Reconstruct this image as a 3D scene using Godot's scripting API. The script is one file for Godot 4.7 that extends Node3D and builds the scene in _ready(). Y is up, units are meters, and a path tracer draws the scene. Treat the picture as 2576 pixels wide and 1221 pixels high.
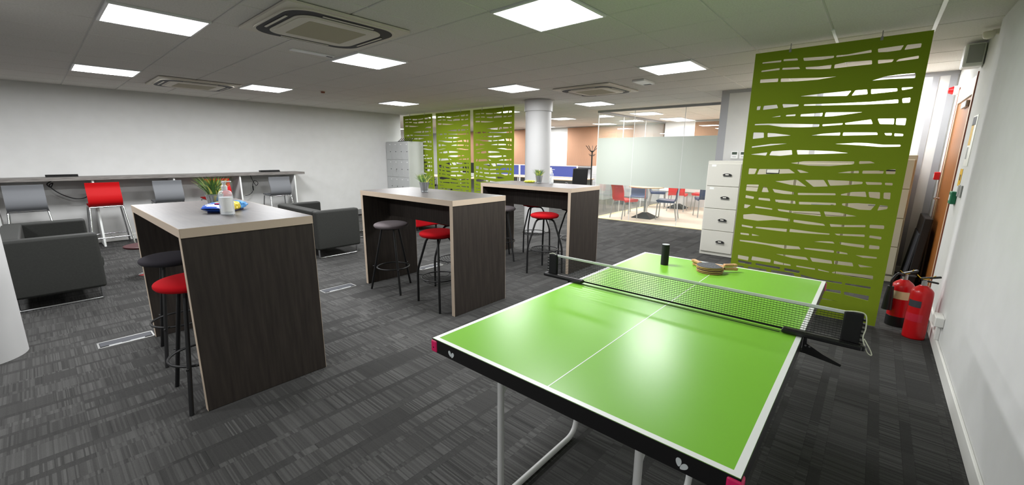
extends Node3D
# An office break-out room: table tennis in front, high tables, lounge seats, hanging green screens, an open office behind.
# World: y up, metres; -z runs along the two long walls, x = 0 is the camera.

const CEIL := 2.438
const GX := -1.621
const GZ := -0.4947
const HOLES := [
	[58,77,202,77,202,94,60,89],
	[216,72,315,78,323,96,216,88],
	[355,80,563,92,562,109,488,113,377,107,363,104],
	[576,92,649,94,788,81,791,102,658,106,576,107],
	[824,79,969,75,956,109,885,111,829,107],
	[985,76,1063,77,1062,107,975,111],
	[59,145,197,140,198,157,59,158],
	[216,141,334,148,346,166,216,158],
	[380,155,463,160,555,159,553,189,482,185,386,172],
	[574,160,650,150,801,157,806,188,691,188,574,190],
	[836,160,928,167,920,187,840,189],
	[953,170,1061,160,1062,182,940,187],
	[58,218,197,224,197,253,59,248],
	[215,227,475,248,609,253,477,265,340,263,216,256],
	[821,308,891,285,975,279,1062,279,1064,315,914,307],
	[366,385,523,375,708,370,687,408,526,399],
	[732,369,803,370,810,405,714,408],
	[826,370,977,377,980,399,831,406],
	[1001,374,1062,377,1061,386,1005,395],
	[60,445,90,445,86,477,59,478],
	[112,444,211,441,225,471,108,479],
	[251,439,372,450,371,465,263,471],
	[407,452,640,460,842,463,994,457,998,485,803,482,582,473,408,465],
	[1015,452,1060,449,1061,486,1021,486],
	[179,545,250,535,251,544,213,545],
	[289,531,360,529,359,544,289,544],
	[395,531,547,528,545,556,394,550],
	[564,526,801,538,726,548,616,560,561,561],
	[59,597,166,598,358,608,536,619,534,639,412,640,276,632,167,610,57,608],
	[555,620,689,616,687,629,557,636],
	[702,615,858,595,873,631,703,628],
	[896,592,992,595,996,639,914,633],
	[1003,595,1060,597,1060,648,1007,642],
	[56,671,140,675,145,719,57,728],
	[168,678,229,684,348,704,172,715],
	[490,708,565,695,683,689,682,713],
	[700,689,908,695,915,714,699,715],
	[950,701,995,702,995,721,961,719],
	[1009,704,1060,710,1061,727,1011,726],
	[57,795,204,774,329,772,57,806],
	[659,779,786,771,858,774,957,788,1057,789,1057,804,946,806,811,792],
	[56,865,188,847,180,876],
	[217,837,369,827,377,866,288,877,203,872],
	[403,827,518,830,653,837,755,852,586,860,414,865],
	[374,938,465,921,594,918,802,917,802,938,646,958,502,956],
	[832,915,899,914,929,929,833,937],
	[56,991,123,993,110,1041,56,1044],
	[140,995,371,989,417,1023,298,1032,127,1044],
	[423,992,457,996,515,1016,452,1020],
	[706,1012,773,997,840,990,843,1010],
	[863,989,989,985,989,1008,863,1012],
	[1001,979,1056,972,1058,1009,1005,1010],
	[275,1099,367,1088,433,1078,448,1085,513,1134,391,1124],
	[494,1078,624,1072,659,1124,560,1133],
	[648,1071,761,1072,877,1077,875,1094,750,1111,672,1118],
	[892,1076,991,1076,993,1094,904,1098],
	[1009,1077,1054,1077,1056,1096,1012,1095],
	[54,1138,154,1135,146,1199,52,1196],
	[190,1152,220,1155,240,1199,182,1201],
	[263,1167,339,1176,432,1187,432,1207,353,1207,282,1198],
	[457,1191,716,1178,720,1194,459,1209],
	[753,1183,823,1160,903,1153,916,1195,752,1192],
	[922,1153,991,1152,997,1204,933,1196],
	[1013,1153,1053,1151,1057,1204,1018,1200],
	[56,1236,128,1248,125,1269,55,1263],
	[165,1253,255,1256,261,1278,163,1272],
	[294,1260,447,1262,454,1288,303,1285],
	[474,1267,730,1257,733,1276,477,1290],
	[770,1257,868,1247,980,1248,956,1297,883,1299,772,1273],
	[1004,1251,1052,1255,1052,1279,995,1297],
	[55,1322,110,1327,81,1356,55,1359],
	[147,1331,285,1343,285,1355,146,1348],
	[323,1342,438,1350,632,1339,646,1378,479,1372,332,1360],
	[659,1334,763,1335,879,1354,785,1367,675,1375],
	[55,1420,140,1405,277,1413,430,1423,429,1446,312,1445,179,1467,59,1460],
	[456,1426,599,1433,672,1440,685,1456,547,1456,456,1448],
	[711,1435,811,1433,941,1418,943,1437,813,1450,721,1459],
	[967,1413,1053,1409,1056,1438,968,1440],
	[52,1515,151,1524,147,1541,54,1534],
	[175,1523,300,1518,422,1515,419,1542,292,1540,168,1536],
	[439,1510,554,1515,647,1518,723,1516,723,1528,557,1536,437,1539],
	[753,1513,947,1496,950,1515,772,1526],
	[978,1498,1051,1501,1051,1524,977,1518],
	[50,1594,124,1594,127,1612,51,1611],
	[148,1593,220,1604,148,1611],
	[617,1602,674,1589,753,1581,768,1598],
	[796,1578,873,1580,957,1581,959,1606,851,1603,804,1599],
	[987,1576,1049,1576,1051,1603,989,1608],
	[50,1664,169,1660,297,1666,525,1659,541,1682,422,1696,278,1682,52,1677],
	[563,1663,665,1658,770,1656,773,1676,667,1677,565,1676],
	[790,1657,859,1664,866,1676,789,1678],
	[909,1673,976,1667,1048,1668,1047,1681,962,1687],
	[53,1811,148,1815,145,1853,54,1848],
	[174,1804,328,1811,328,1841,170,1844],
	[352,1817,418,1825,484,1830,486,1844,353,1847],
	[348,1752,468,1746,587,1746,609,1770,491,1771],
	[613,1741,766,1745,774,1773,634,1777],
	[783,1742,903,1739,914,1770,786,1773],
	[939,1746,1044,1753,954,1769],
	[525,1830,664,1833,664,1847,527,1844],
	[682,1832,763,1843,764,1851,686,1847],
	[783,1843,804,1832,1046,1822,1048,1857,920,1858,781,1852],
	[53,1915,116,1913,117,1929,50,1933],
	[151,1910,304,1910,307,1931,151,1929],
	[342,1906,513,1905,530,1933,342,1931],
	[566,1905,690,1922,859,1916,862,1935,701,1934,575,1931],
	[881,1919,1045,1917,1045,1937,881,1935],
	[750,1997,861,1990,866,2019,749,2018],
	[884,1994,1045,1995,1045,2038,886,2021],
	[739,2083,861,2087,740,2095],
	[982,2151,1044,2146,1045,2165,983,2164],
	[60,1860,180,1864,174,1890,64,1886],
	[210,1865,410,1869,404,1890,214,1886],
	[440,1870,560,1874,554,1900,444,1896],
	[70,1950,290,1954,284,1970,74,1966],
	[330,1955,470,1959,464,1985,334,1981],
	[80,2040,180,2044,174,2070,84,2066],
	[220,2045,460,2049,454,2070,224,2066],
	[60,2120,360,2124,354,2140,64,2136],
	[400,2130,600,2134,594,2160,404,2156]]

var M := {}
var used := {}
var proto := {}

# ---------------------------------------------------------------- naming
func numbered(called: String) -> String:
	used[called] = used.get(called, -1) + 1
	return called if used[called] == 0 else "%s_%03d" % [called, used[called]]

func thing(called: String, label: String, category: String, at := Vector3.ZERO, turn := 0.0, group := "") -> Node3D:
	var o := Node3D.new()
	o.name = numbered(called)
	add_child(o)
	o.position = at
	o.rotation.y = turn
	meta(o, label, category, group)
	return o

func meta(o: Node, label: String, category: String, group := "") -> void:
	o.set_meta("label", label)
	o.set_meta("category", category)
	if group != "":
		o.set_meta("group", group)

func copy(src: Node3D, label: String, at: Vector3, turn := 0.0) -> Node3D:
	var base: String = src.name
	if base.length() > 4 and base.substr(base.length() - 4, 1) == "_" and base.substr(base.length() - 3).is_valid_int():
		base = base.substr(0, base.length() - 4)
	var c: Node3D = src.duplicate()
	c.name = numbered(base)
	add_child(c)
	c.position = at
	c.rotation.y = turn
	c.set_meta("label", label)
	return c

func obj(called: String, st: SurfaceTool, m: Material, parent: Node = null) -> MeshInstance3D:
	return inst(called, st.commit(), m, parent)

func inst(called: String, mesh: Mesh, m: Material, parent: Node = null) -> MeshInstance3D:
	var o := MeshInstance3D.new()
	o.mesh = mesh
	o.material_override = m
	if parent == null:
		o.name = numbered(called)
		add_child(o)
	else:
		o.name = called
		parent.add_child(o, true)
	return o

func struct(called: String, st: SurfaceTool, m: Material) -> MeshInstance3D:
	var o := obj(called, st, m)
	o.name = called
	o.set_meta("kind", "structure")
	return o

func tag(o: Node, label: String, category: String, group := "") -> Node:
	meta(o, label, category, group)
	return o

# ---------------------------------------------------------------- shapes
func ms() -> SurfaceTool:
	var st := SurfaceTool.new()
	st.begin(Mesh.PRIMITIVE_TRIANGLES)
	return st

func tri(st: SurfaceTool, a: Vector3, b: Vector3, c: Vector3, na: Vector3, nb: Vector3, nc: Vector3) -> void:
	if (b - a).cross(c - a).dot(na + nb + nc) > 0.0:
		st.set_normal(na); st.add_vertex(a)
		st.set_normal(nc); st.add_vertex(c)
		st.set_normal(nb); st.add_vertex(b)
	else:
		st.set_normal(na); st.add_vertex(a)
		st.set_normal(nb); st.add_vertex(b)
		st.set_normal(nc); st.add_vertex(c)

func face(st: SurfaceTool, p: Array, n: Vector3) -> void:
	for k in range(1, p.size() - 1):
		tri(st, p[0], p[k], p[k + 1], n, n, n)

func box(st: SurfaceTool, c: Vector3, s: Vector3, bev := 0.0, t := Transform3D.IDENTITY) -> SurfaceTool:
	var h := s * 0.5
	for a in 3:
		var b := (a + 1) % 3
		var d := (a + 2) % 3
		for sg in [-1.0, 1.0]:
			var pts := []
			for q in [[-1, -1], [1, -1], [1, 1], [-1, 1]]:
				var p := Vector3.ZERO
				p[a] = sg * h[a]
				p[b] = q[0] * (h[b] - bev)
				p[d] = q[1] * (h[d] - bev)
				pts.append(t * (c + p))
			var n := Vector3.ZERO
			n[a] = sg
			face(st, pts, t.basis * n)
			if bev > 0.0:
				for sb in [-1.0, 1.0]:
					var e := []
					for q in [[1, -1], [1, 1], [0, 1], [0, -1]]:
						var p := Vector3.ZERO
						p[a] = sg * (h[a] - (0.0 if q[0] == 1 else bev))
						p[b] = sb * (h[b] - (bev if q[0] == 1 else 0.0))
						p[d] = q[1] * (h[d] - bev)
						e.append(t * (c + p))
					var en := Vector3.ZERO
					en[a] = sg
					en[b] = sb
					face(st, e, t.basis * en.normalized())
	if bev > 0.0:
		for sx in [-1.0, 1.0]:
			for sy in [-1.0, 1.0]:
				for sz in [-1.0, 1.0]:
					var g := Vector3(sx, sy, sz)
					var q := []
					for a in 3:
						var p := g * (h - Vector3.ONE * bev)
						p[a] = g[a] * h[a]
						q.append(t * (c + p))
					face(st, q, t.basis * g.normalized())
	return st

func span(st: SurfaceTool, a: Vector3, b: Vector3, bev := 0.0) -> SurfaceTool:
	return box(st, (a + b) * 0.5, (b - a).abs(), bev)

# a box whose edges are truly round
func rbox(st: SurfaceTool, c: Vector3, s: Vector3, r: float, k := 3, t := Transform3D.IDENTITY) -> SurfaceTool:
	var h := s * 0.5
	var inner := h - Vector3.ONE * r
	for a in 3:
		var b := (a + 1) % 3
		var d := (a + 2) % 3
		var ub := []
		var ud := []
		for i in k + 1:
			var v := r * tan(PI / 4 * (1.0 - float(i) / k))
			ub.append(-inner[b] - v)
			ud.append(-inner[d] - v)
		for i in k + 1:
			var v := r * tan(PI / 4 * float(i) / k)
			ub.append(inner[b] + v)
			ud.append(inner[d] + v)
		for sg in [-1.0, 1.0]:
			var P := []
			var N := []
			for i in ub.size():
				for j in ud.size():
					var p := Vector3.ZERO
					p[a] = sg * h[a]
					p[b] = ub[i]
					p[d] = ud[j]
					var q := p.clamp(-inner, inner)
					var n := (p - q).normalized()
					P.append(t * (c + q + n * r))
					N.append(t.basis * n)
			var w := ud.size()
			for i in ub.size() - 1:
				for j in w - 1:
					var e := i * w + j
					tri(st, P[e], P[e + 1], P[e + w + 1], N[e], N[e + 1], N[e + w + 1])
					tri(st, P[e], P[e + w + 1], P[e + w], N[e], N[e + w + 1], N[e + w])
	return st

func lathe(st: SurfaceTool, prof: Array, seg := 24, o := Vector3.ZERO, soft := false, t := Transform3D.IDENTITY) -> SurfaceTool:
	var nrm := []
	for i in prof.size() - 1:
		var d: Vector2 = prof[i + 1] - prof[i]
		nrm.append(Vector2(d.y, -d.x).normalized())
	for i in prof.size() - 1:
		var n0: Vector2 = nrm[i]
		var n1: Vector2 = nrm[i]
		if soft:
			if i > 0: n0 = (nrm[i - 1] + nrm[i]).normalized()
			if i < nrm.size() - 1: n1 = (nrm[i + 1] + nrm[i]).normalized()
		for k in seg:
			var a := TAU * k / seg
			var b := TAU * (k + 1) / seg
			var ca := Vector3(cos(a), 0, sin(a))
			var cb := Vector3(cos(b), 0, sin(b))
			var p00: Vector3 = t * (o + ca * prof[i].x + Vector3(0, prof[i].y, 0))
			var p01: Vector3 = t * (o + cb * prof[i].x + Vector3(0, prof[i].y, 0))
			var p10: Vector3 = t * (o + ca * prof[i + 1].x + Vector3(0, prof[i + 1].y, 0))
			var p11: Vector3 = t * (o + cb * prof[i + 1].x + Vector3(0, prof[i + 1].y, 0))
			var u := Vector3.UP
			var A := t.basis * (ca * n0.x + u * n0.y)
			var B := t.basis * (cb * n0.x + u * n0.y)
			var C := t.basis * (ca * n1.x + u * n1.y)
			var D := t.basis * (cb * n1.x + u * n1.y)
			if prof[i].x > 1e-5: tri(st, p00, p01, p11, A, B, D)
			if prof[i + 1].x > 1e-5: tri(st, p00, p11, p10, A, D, C)
	return st

func arc_band(st: SurfaceTool, r: float, y0: float, y1: float, a0: float, a1: float, k := 8) -> SurfaceTool:
	for s in k:
		var u := lerpf(a0, a1, float(s) / k)
		var v := lerpf(a0, a1, float(s + 1) / k)
		var pa := Vector3(cos(u), 0, sin(u))
		var pb := Vector3(cos(v), 0, sin(v))
		tri(st, pa * r + Vector3(0, y0, 0), pb * r + Vector3(0, y0, 0), pb * r + Vector3(0, y1, 0), pa, pb, pb)
		tri(st, pa * r + Vector3(0, y0, 0), pb * r + Vector3(0, y1, 0), pa * r + Vector3(0, y1, 0), pa, pb, pa)
	return st

func cyl(st: SurfaceTool, base: Vector3, r: float, h: float, seg := 20, t := Transform3D.IDENTITY) -> SurfaceTool:
	return lathe(st, [Vector2(0, 0), Vector2(r, 0), Vector2(r, h), Vector2(0, h)], seg, base, false, t)

func tube(st: SurfaceTool, pts: Array, r: float, seg := 8, closed := false) -> SurfaceTool:
	var n := pts.size()
	var rings := []
	var norms := []
	var up := Vector3.ZERO
	for i in n:
		var d: Vector3
		if closed:
			d = (pts[(i + 1) % n] - pts[(i + n - 1) % n]).normalized()
		else:
			d = (pts[mini(i + 1, n - 1)] - pts[maxi(i - 1, 0)]).normalized()
		if i == 0:
			up = Vector3.UP if absf(d.y) < 0.9 else Vector3.RIGHT
		up = (up - d * up.dot(d)).normalized()
		var side := d.cross(up)
		var ring := []
		var nn := []
		for k in seg:
			var a := TAU * k / seg
			var v := up * cos(a) + side * sin(a)
			ring.append(pts[i] + v * r)
			nn.append(v)
		rings.append(ring)
		norms.append(nn)
	for i in (n if closed else n - 1):
		var j := (i + 1) % n
		for k in seg:
			var l := (k + 1) % seg
			tri(st, rings[i][k], rings[j][k], rings[j][l], norms[i][k], norms[j][k], norms[j][l])
			tri(st, rings[i][k], rings[j][l], rings[i][l], norms[i][k], norms[j][l], norms[i][l])
	if not closed:
		face(st, rings[0], (pts[0] - pts[1]).normalized())
		face(st, rings[n - 1], (pts[n - 1] - pts[n - 2]).normalized())
	return st

func bend(p: Array, r := 0.03, k := 4) -> Array:   # rounds the corners of a polyline
	var out := [p[0]]
	for i in range(1, p.size() - 1):
		var a: Vector3 = p[i - 1]
		var b: Vector3 = p[i]
		var c: Vector3 = p[i + 1]
		var ra := minf(r, a.distance_to(b) * 0.45)
		var rc := minf(r, c.distance_to(b) * 0.45)
		var q0 := b + (a - b).normalized() * ra
		var q1 := b + (c - b).normalized() * rc
		for j in k + 1:
			var f := float(j) / k
			out.append(q0.lerp(b, f).lerp(b.lerp(q1, f), f))
	out.append(p[p.size() - 1])
	return out

func ring(c: Vector3, r: float, n := 28) -> Array:
	var out := []
	for k in n:
		out.append(c + Vector3(cos(TAU * k / n), 0, sin(TAU * k / n)) * r)
	return out

# flat outline (x, y) pushed out from z = d0 to d1, placed by t
func prism(st: SurfaceTool, poly: PackedVector2Array, d0: float, d1: float, t := Transform3D.IDENTITY) -> SurfaceTool:
	var idx := Geometry2D.triangulate_polygon(poly)
	for zz in [[d0, -1.0], [d1, 1.0]]:
		var n := t.basis * Vector3(0, 0, zz[1] * signf(d1 - d0))
		for k in range(0, idx.size(), 3):
			var a := poly[idx[k]]
			var b := poly[idx[k + 1]]
			var c := poly[idx[k + 2]]
			tri(st, t * Vector3(a.x, a.y, zz[0]), t * Vector3(b.x, b.y, zz[0]), t * Vector3(c.x, c.y, zz[0]), n, n, n)
	rim(st, poly, d0, d1, t, not Geometry2D.is_polygon_clockwise(poly))
	return st

func rim(st: SurfaceTool, poly: PackedVector2Array, d0: float, d1: float, t: Transform3D, ccw: bool) -> void:
	for k in poly.size():
		var a := poly[k]
		var b := poly[(k + 1) % poly.size()]
		var e := (b - a).normalized()
		var n := t.basis * (Vector3(e.y, -e.x, 0) if ccw else Vector3(-e.y, e.x, 0))
		face(st, [t * Vector3(a.x, a.y, d0), t * Vector3(b.x, b.y, d0), t * Vector3(b.x, b.y, d1), t * Vector3(a.x, a.y, d1)], n)

# a bent sheet: profile in (x, y), swept along z, with thickness
func sheet(st: SurfaceTool, prof: Array, th: float, z0: float, z1: float) -> SurfaceTool:
	var n := prof.size()
	var up := []
	for i in n:
		var d: Vector2 = (prof[mini(i + 1, n - 1)] - prof[maxi(i - 1, 0)]).normalized()
		up.append(Vector2(-d.y, d.x))
	for i in n - 1:
		var n0 := Vector3(up[i].x, up[i].y, 0)
		var n1 := Vector3(up[i + 1].x, up[i + 1].y, 0)
		var a := Vector3(prof[i].x, prof[i].y, 0)
		var b := Vector3(prof[i + 1].x, prof[i + 1].y, 0)
		for s in [-0.5, 0.5]:
			var p: Vector3 = a + n0 * th * s
			var q: Vector3 = b + n1 * th * s
			var m0 := n0 * signf(s)
			var m1 := n1 * signf(s)
			tri(st, p + Vector3(0, 0, z0), q + Vector3(0, 0, z0), q + Vector3(0, 0, z1), m0, m1, m1)
			tri(st, p + Vector3(0, 0, z0), q + Vector3(0, 0, z1), p + Vector3(0, 0, z1), m0, m1, m0)
		for z in [z0, z1]:
			face(st, [a + n0 * th * 0.5 + Vector3(0, 0, z), b + n1 * th * 0.5 + Vector3(0, 0, z), b - n1 * th * 0.5 + Vector3(0, 0, z), a - n0 * th * 0.5 + Vector3(0, 0, z)], Vector3(0, 0, -1 if z == minf(z0, z1) else 1))
	for i in [0, n - 1]:
		var a := Vector3(prof[i].x, prof[i].y, 0)
		var u := Vector3(up[i].x, up[i].y, 0) * th * 0.5
		var o: Vector2 = prof[i] - prof[1 if i == 0 else n - 2]
		face(st, [a + u + Vector3(0, 0, z0), a - u + Vector3(0, 0, z0), a - u + Vector3(0, 0, z1), a + u + Vector3(0, 0, z1)], Vector3(o.x, o.y, 0).normalized())
	return st

func smooth2(p: Array, k := 4) -> Array:   # Catmull-Rom through 2D points
	var out := []
	for i in p.size() - 1:
		var a: Vector2 = p[maxi(i - 1, 0)]
		var b: Vector2 = p[i]
		var c: Vector2 = p[i + 1]
		var d: Vector2 = p[mini(i + 2, p.size() - 1)]
		for j in k:
			out.append(b.cubic_interpolate(c, a, d, float(j) / k))
	out.append(p[p.size() - 1])
	return out

func smooth3(p: Array, k := 5) -> Array:
	var out := []
	for i in p.size() - 1:
		var a: Vector3 = p[maxi(i - 1, 0)]
		var d: Vector3 = p[mini(i + 2, p.size() - 1)]
		for j in k:
			out.append((p[i] as Vector3).cubic_interpolate(p[i + 1], a, d, float(j) / k))
	out.append(p[p.size() - 1])
	return out

# ---------------------------------------------------------------- materials
func mat(key: String, c: Color, rough := 0.6, metal := 0.0, spec := 0.5) -> StandardMaterial3D:
	var m := StandardMaterial3D.new()
	m.resource_name = key
	m.albedo_color = c
	m.roughness = rough
	m.metallic = metal
	m.metallic_specular = spec
	M[key] = m
	return m

func noise_tex(seed_: int, freq: float, lo: Color, hi: Color, size := 256, octaves := 4) -> NoiseTexture2D:
	var f := FastNoiseLite.new()
	f.seed = seed_
	f.frequency = freq
	f.fractal_octaves = octaves
	var t := NoiseTexture2D.new()
	t.width = size
	t.height = size
	t.seamless = true
	t.noise = f
	var g := Gradient.new()
	g.set_color(0, lo)
	g.set_color(1, hi)
	t.color_ramp = g
	return t

func textured(m: StandardMaterial3D, t: Texture2D, scale: Vector3) -> StandardMaterial3D:
	m.albedo_texture = t
	m.uv1_triplanar = true
	m.uv1_scale = scale
	return m

func carpet_image() -> Image:
	var n := 2048
	var r := RandomNumberGenerator.new()
	r.seed = 77
	var data := PackedByteArray()
	data.resize(n * n)
	# tufted bands run along z (v); inside a band short streaks run along x (u)
	var u := 0
	var wide := true
	while u < n:
		var w := r.randi_range(50, 120) if wide else r.randi_range(14, 34)
		if u + w > n - 16: w = n - u
		var v := 0
		while v < n:
			var l := r.randi_range(40, 260) if wide else r.randi_range(70, 380)
			if v + l > n - 12: l = n - v
			var pick := r.randf()
			var solid := pick < (0.16 if wide else 0.62)
			var base := r.randf_range(88, 97) if solid else r.randf_range(97, 112)
			var amp := 3.0 if solid else r.randf_range(10.0, 20.0)
			var vv := 0
			var line := 0.0
			var next := 0
			while vv < l:
				if vv >= next:
					line = r.randf_range(-1.0, 1.0)
					next = vv + r.randi_range(3, 6)
				var edge := -12.0 if vv < 2 else 0.0
				for uu in w:
					var e2 := -8.0 if uu < 2 else 0.0
					data[(v + vv) * n + u + uu] = int(clampf(base + amp * line + edge + e2 + r.randf_range(-7, 7), 20, 220))
				vv += 1
			v += l
		u += w
		wide = not wide
	var im := Image.create_from_data(n, n, false, Image.FORMAT_L8, data)
	im.convert(Image.FORMAT_RGB8)
	return im

func make_materials() -> void:
	var t := noise_tex(3, 0.02, Color(0.975, 0.975, 0.972), Color(1, 1, 1))
	textured(mat("wall", Color8(214, 214, 212), 0.85, 0, 0.3), t, Vector3(0.7, 0.7, 0.7))
	mat("trim_white", Color8(228, 227, 222), 0.5)
	textured(mat("tile", Color8(226, 223, 218), 0.95, 0, 0.2), noise_tex(5, 0.12, Color(0.92, 0.92, 0.91), Color(1, 1, 1)), Vector3(2, 2, 2))
	mat("tee", Color8(205, 204, 200), 0.6)
	mat("plenum", Color8(110, 108, 104), 0.9)
	var carpet := mat("carpet", Color8(174, 173, 170), 0.95, 0, 0.25)
	carpet.albedo_texture = ImageTexture.create_from_image(carpet_image())
	textured(mat("vinyl", Color8(205, 192, 172), 0.45), noise_tex(8, 0.05, Color(0.94, 0.93, 0.92), Color(1, 1, 1)), Vector3(1, 1, 1))
	textured(mat("dark_wood", Color8(66, 61, 58), 0.55, 0, 0.3), noise_tex(11, 0.012, Color(0.78, 0.77, 0.76), Color(1, 0.98, 0.95), 512, 5), Vector3(5, 0.35, 5))
	textured(mat("dark_wood_top", Color8(88, 83, 82), 0.38, 0, 0.5), noise_tex(12, 0.015, Color(0.8, 0.8, 0.8), Color(1, 0.99, 0.97), 512, 5), Vector3(0.35, 5, 5))
	mat("edge_beige", Color8(196, 178, 158), 0.5)
	mat("black_metal", Color8(22, 22, 23), 0.45)
	mat("black_plastic", Color8(20, 20, 21), 0.4)
	mat("chrome", Color8(215, 216, 218), 0.14, 1.0)
	mat("steel_grey", Color8(168, 168, 166), 0.35, 0.6)
	mat("white_paint_metal", Color8(205, 205, 203), 0.35)
	fabric("red_fabric", Color8(190, 18, 28))
	fabric("grey_fabric", Color8(118, 110, 112))
	fabric("dark_fabric", Color8(58, 55, 60))
	mat("shell_grey", Color8(110, 112, 115), 0.55, 0, 0.3)
	mat("shell_red", Color8(176, 14, 18), 0.55, 0, 0.25)
	textured(mat("sofa", Color8(47, 48, 45), 0.62, 0, 0.4), noise_tex(19, 0.08, Color(0.88, 0.88, 0.88), Color(1, 1, 1)), Vector3(2, 2, 2))
	textured(mat("counter", Color8(142, 138, 134), 0.55), noise_tex(21, 0.03, Color(0.66, 0.65, 0.64), Color(1, 1, 0.99), 256, 5), Vector3(6, 6, 0.6))
	textured(mat("felt_green", Color8(133, 153, 42), 0.95, 0, 0.15), noise_tex(23, 0.25, Color(0.92, 0.92, 0.9), Color(1, 1, 1)), Vector3(4, 4, 4))
	mat("table_green", Color8(126, 190, 58), 0.30, 0, 0.38)
	mat("line_white", Color8(236, 238, 234), 0.35)
	mat("apron_black", Color8(22, 21, 22), 0.35)
	mat("pink", Color8(222, 30, 98), 0.4)
	mat("logo", Color8(205, 212, 212), 0.5)
	mat("net_black", Color8(24, 26, 24), 0.8)
	mat("net_cloth", Color8(20, 20, 21), 0.85)
	mat("tape", Color8(220, 222, 220), 0.7)
	mat("cord", Color8(225, 228, 205), 0.8)
	textured(mat("rubber", Color8(92, 94, 98), 0.75), noise_tex(29, 0.03, Color(0.6, 0.6, 0.6), Color(1, 1, 1)), Vector3(8, 8, 8))
	mat("rubber_red", Color8(120, 28, 26), 0.7)
	textured(mat("ply", Color8(222, 178, 122), 0.55), noise_tex(31, 0.05, Color(0.8, 0.75, 0.7), Color(1, 1, 1)), Vector3(20, 20, 20))
	mat("locker", Color8(188, 190, 188), 0.45)
	mat("locker_door", Color8(182, 184, 183), 0.45)
	mat("cabinet", Color8(208, 206, 196), 0.42)
	mat("cabinet_beige", Color8(200, 193, 172), 0.45)
	mat("column", Color8(194, 194, 193), 0.5, 0, 0.3)
	mat("frame_grey", Color8(150, 152, 156), 0.5)
	mat("strip_grey", Color8(160, 161, 165), 0.5)
	mat("blue_screen", Color8(70, 84, 158), 0.9)
	mat("desk", Color8(214, 186, 156), 0.5)
	textured(mat("blind", Color8(186, 143, 114), 0.85), noise_tex(37, 0.05, Color(0.9, 0.9, 0.9), Color(1, 1, 1)), Vector3(12, 0.4, 12))
	textured(mat("blind_brown", Color8(152, 118, 90), 0.85), noise_tex(38, 0.05, Color(0.85, 0.85, 0.85), Color(1, 1, 1)), Vector3(20, 0.4, 20))
	textured(mat("door_wood", Color8(176, 108, 42), 0.45), noise_tex(41, 0.04, Color(0.72, 0.68, 0.64), Color(1, 1, 1), 256, 5), Vector3(7, 0.5, 7))
	mat("frame_wood", Color8(126, 66, 40), 0.5)
	mat("architrave", Color8(214, 190, 160), 0.5)
	mat("red_paint", Color8(196, 18, 24), 0.28)
	mat("cream", Color8(222, 206, 160), 0.5)
	mat("yellow", Color8(226, 180, 40), 0.5)
	mat("green_box", Color8(20, 118, 84), 0.4)
	mat("white_plastic", Color8(226, 227, 226), 0.4)
	mat("grey_plastic", Color8(152, 154, 154), 0.5)
	mat("lcd", Color8(60, 74, 62), 0.3)
	mat("cassette", Color8(214, 208, 194), 0.5)
	mat("cassette_grille", Color8(176, 170, 146), 0.8)
	mat("slot_black", Color8(26, 26, 28), 0.6)
	mat("table_beech", Color8(226, 190, 140), 0.4)
	mat("chair_red", Color8(206, 34, 34), 0.4)
	mat("chair_navy", Color8(44, 56, 92), 0.4)
	mat("black_fabric", Color8(28, 28, 30), 0.85)
	mat("zinc", Color8(168, 172, 174), 0.32, 0.85)
	mat("grass", Color8(104, 142, 40), 0.55)
	mat("grass_light", Color8(186, 184, 70), 0.55)
	mat("grass_dark", Color8(58, 96, 30), 0.55)
	mat("soil", Color8(50, 38, 28), 0.95)
	mat("pack_blue", Color8(30, 84, 190), 0.25)
	mat("pack_navy", Color8(18, 34, 104), 0.25)
	mat("pack_sky", Color8(88, 160, 226), 0.25)
	mat("pack_yellow", Color8(238, 212, 74), 0.3)
	mat("pack_lime", Color8(206, 208, 60), 0.3)
	mat("pack_red", Color8(198, 40, 60), 0.3)
	mat("label_white", Color8(236, 237, 234), 0.5)
	mat("paper", Color8(232, 230, 220), 0.8)
	mat("maroon", Color8(58, 20, 24), 0.45)
	mat("mark_dark", Color8(52, 54, 60), 0.6)
	var g := mat("glass", Color(0.86, 0.95, 0.91, 0.03), 0.0)
	g.transparency = BaseMaterial3D.TRANSPARENCY_ALPHA
	var f := mat("frost", Color(0.81, 0.835, 0.80, 0.9), 0.95, 0, 0.1)
	f.transparency = BaseMaterial3D.TRANSPARENCY_ALPHA
	var b := mat("clear_bottle", Color(0.93, 0.95, 0.95, 0.28), 0.08)
	b.transparency = BaseMaterial3D.TRANSPARENCY_ALPHA
	var gel := mat("gel", Color(0.93, 0.94, 0.95, 0.75), 0.5)
	gel.transparency = BaseMaterial3D.TRANSPARENCY_ALPHA
	var d := mat("diffuser", Color(1, 1, 1), 0.6)
	d.emission_enabled = true
	d.emission = Color(0.985, 0.99, 1.0)
	d.emission_energy_multiplier = GLOW

func fabric(key: String, c: Color) -> void:
	var m := textured(mat(key, c, 0.95, 0, 0.25), noise_tex(17, 0.3, Color(0.86, 0.86, 0.86), Color(1, 1, 1)), Vector3(6, 6, 6))
	m.rim_enabled = true
	m.rim = 0.06

const GLOW := 2.2
const LAMP := 18.0
const EXPOSURE := 1.0

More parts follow.
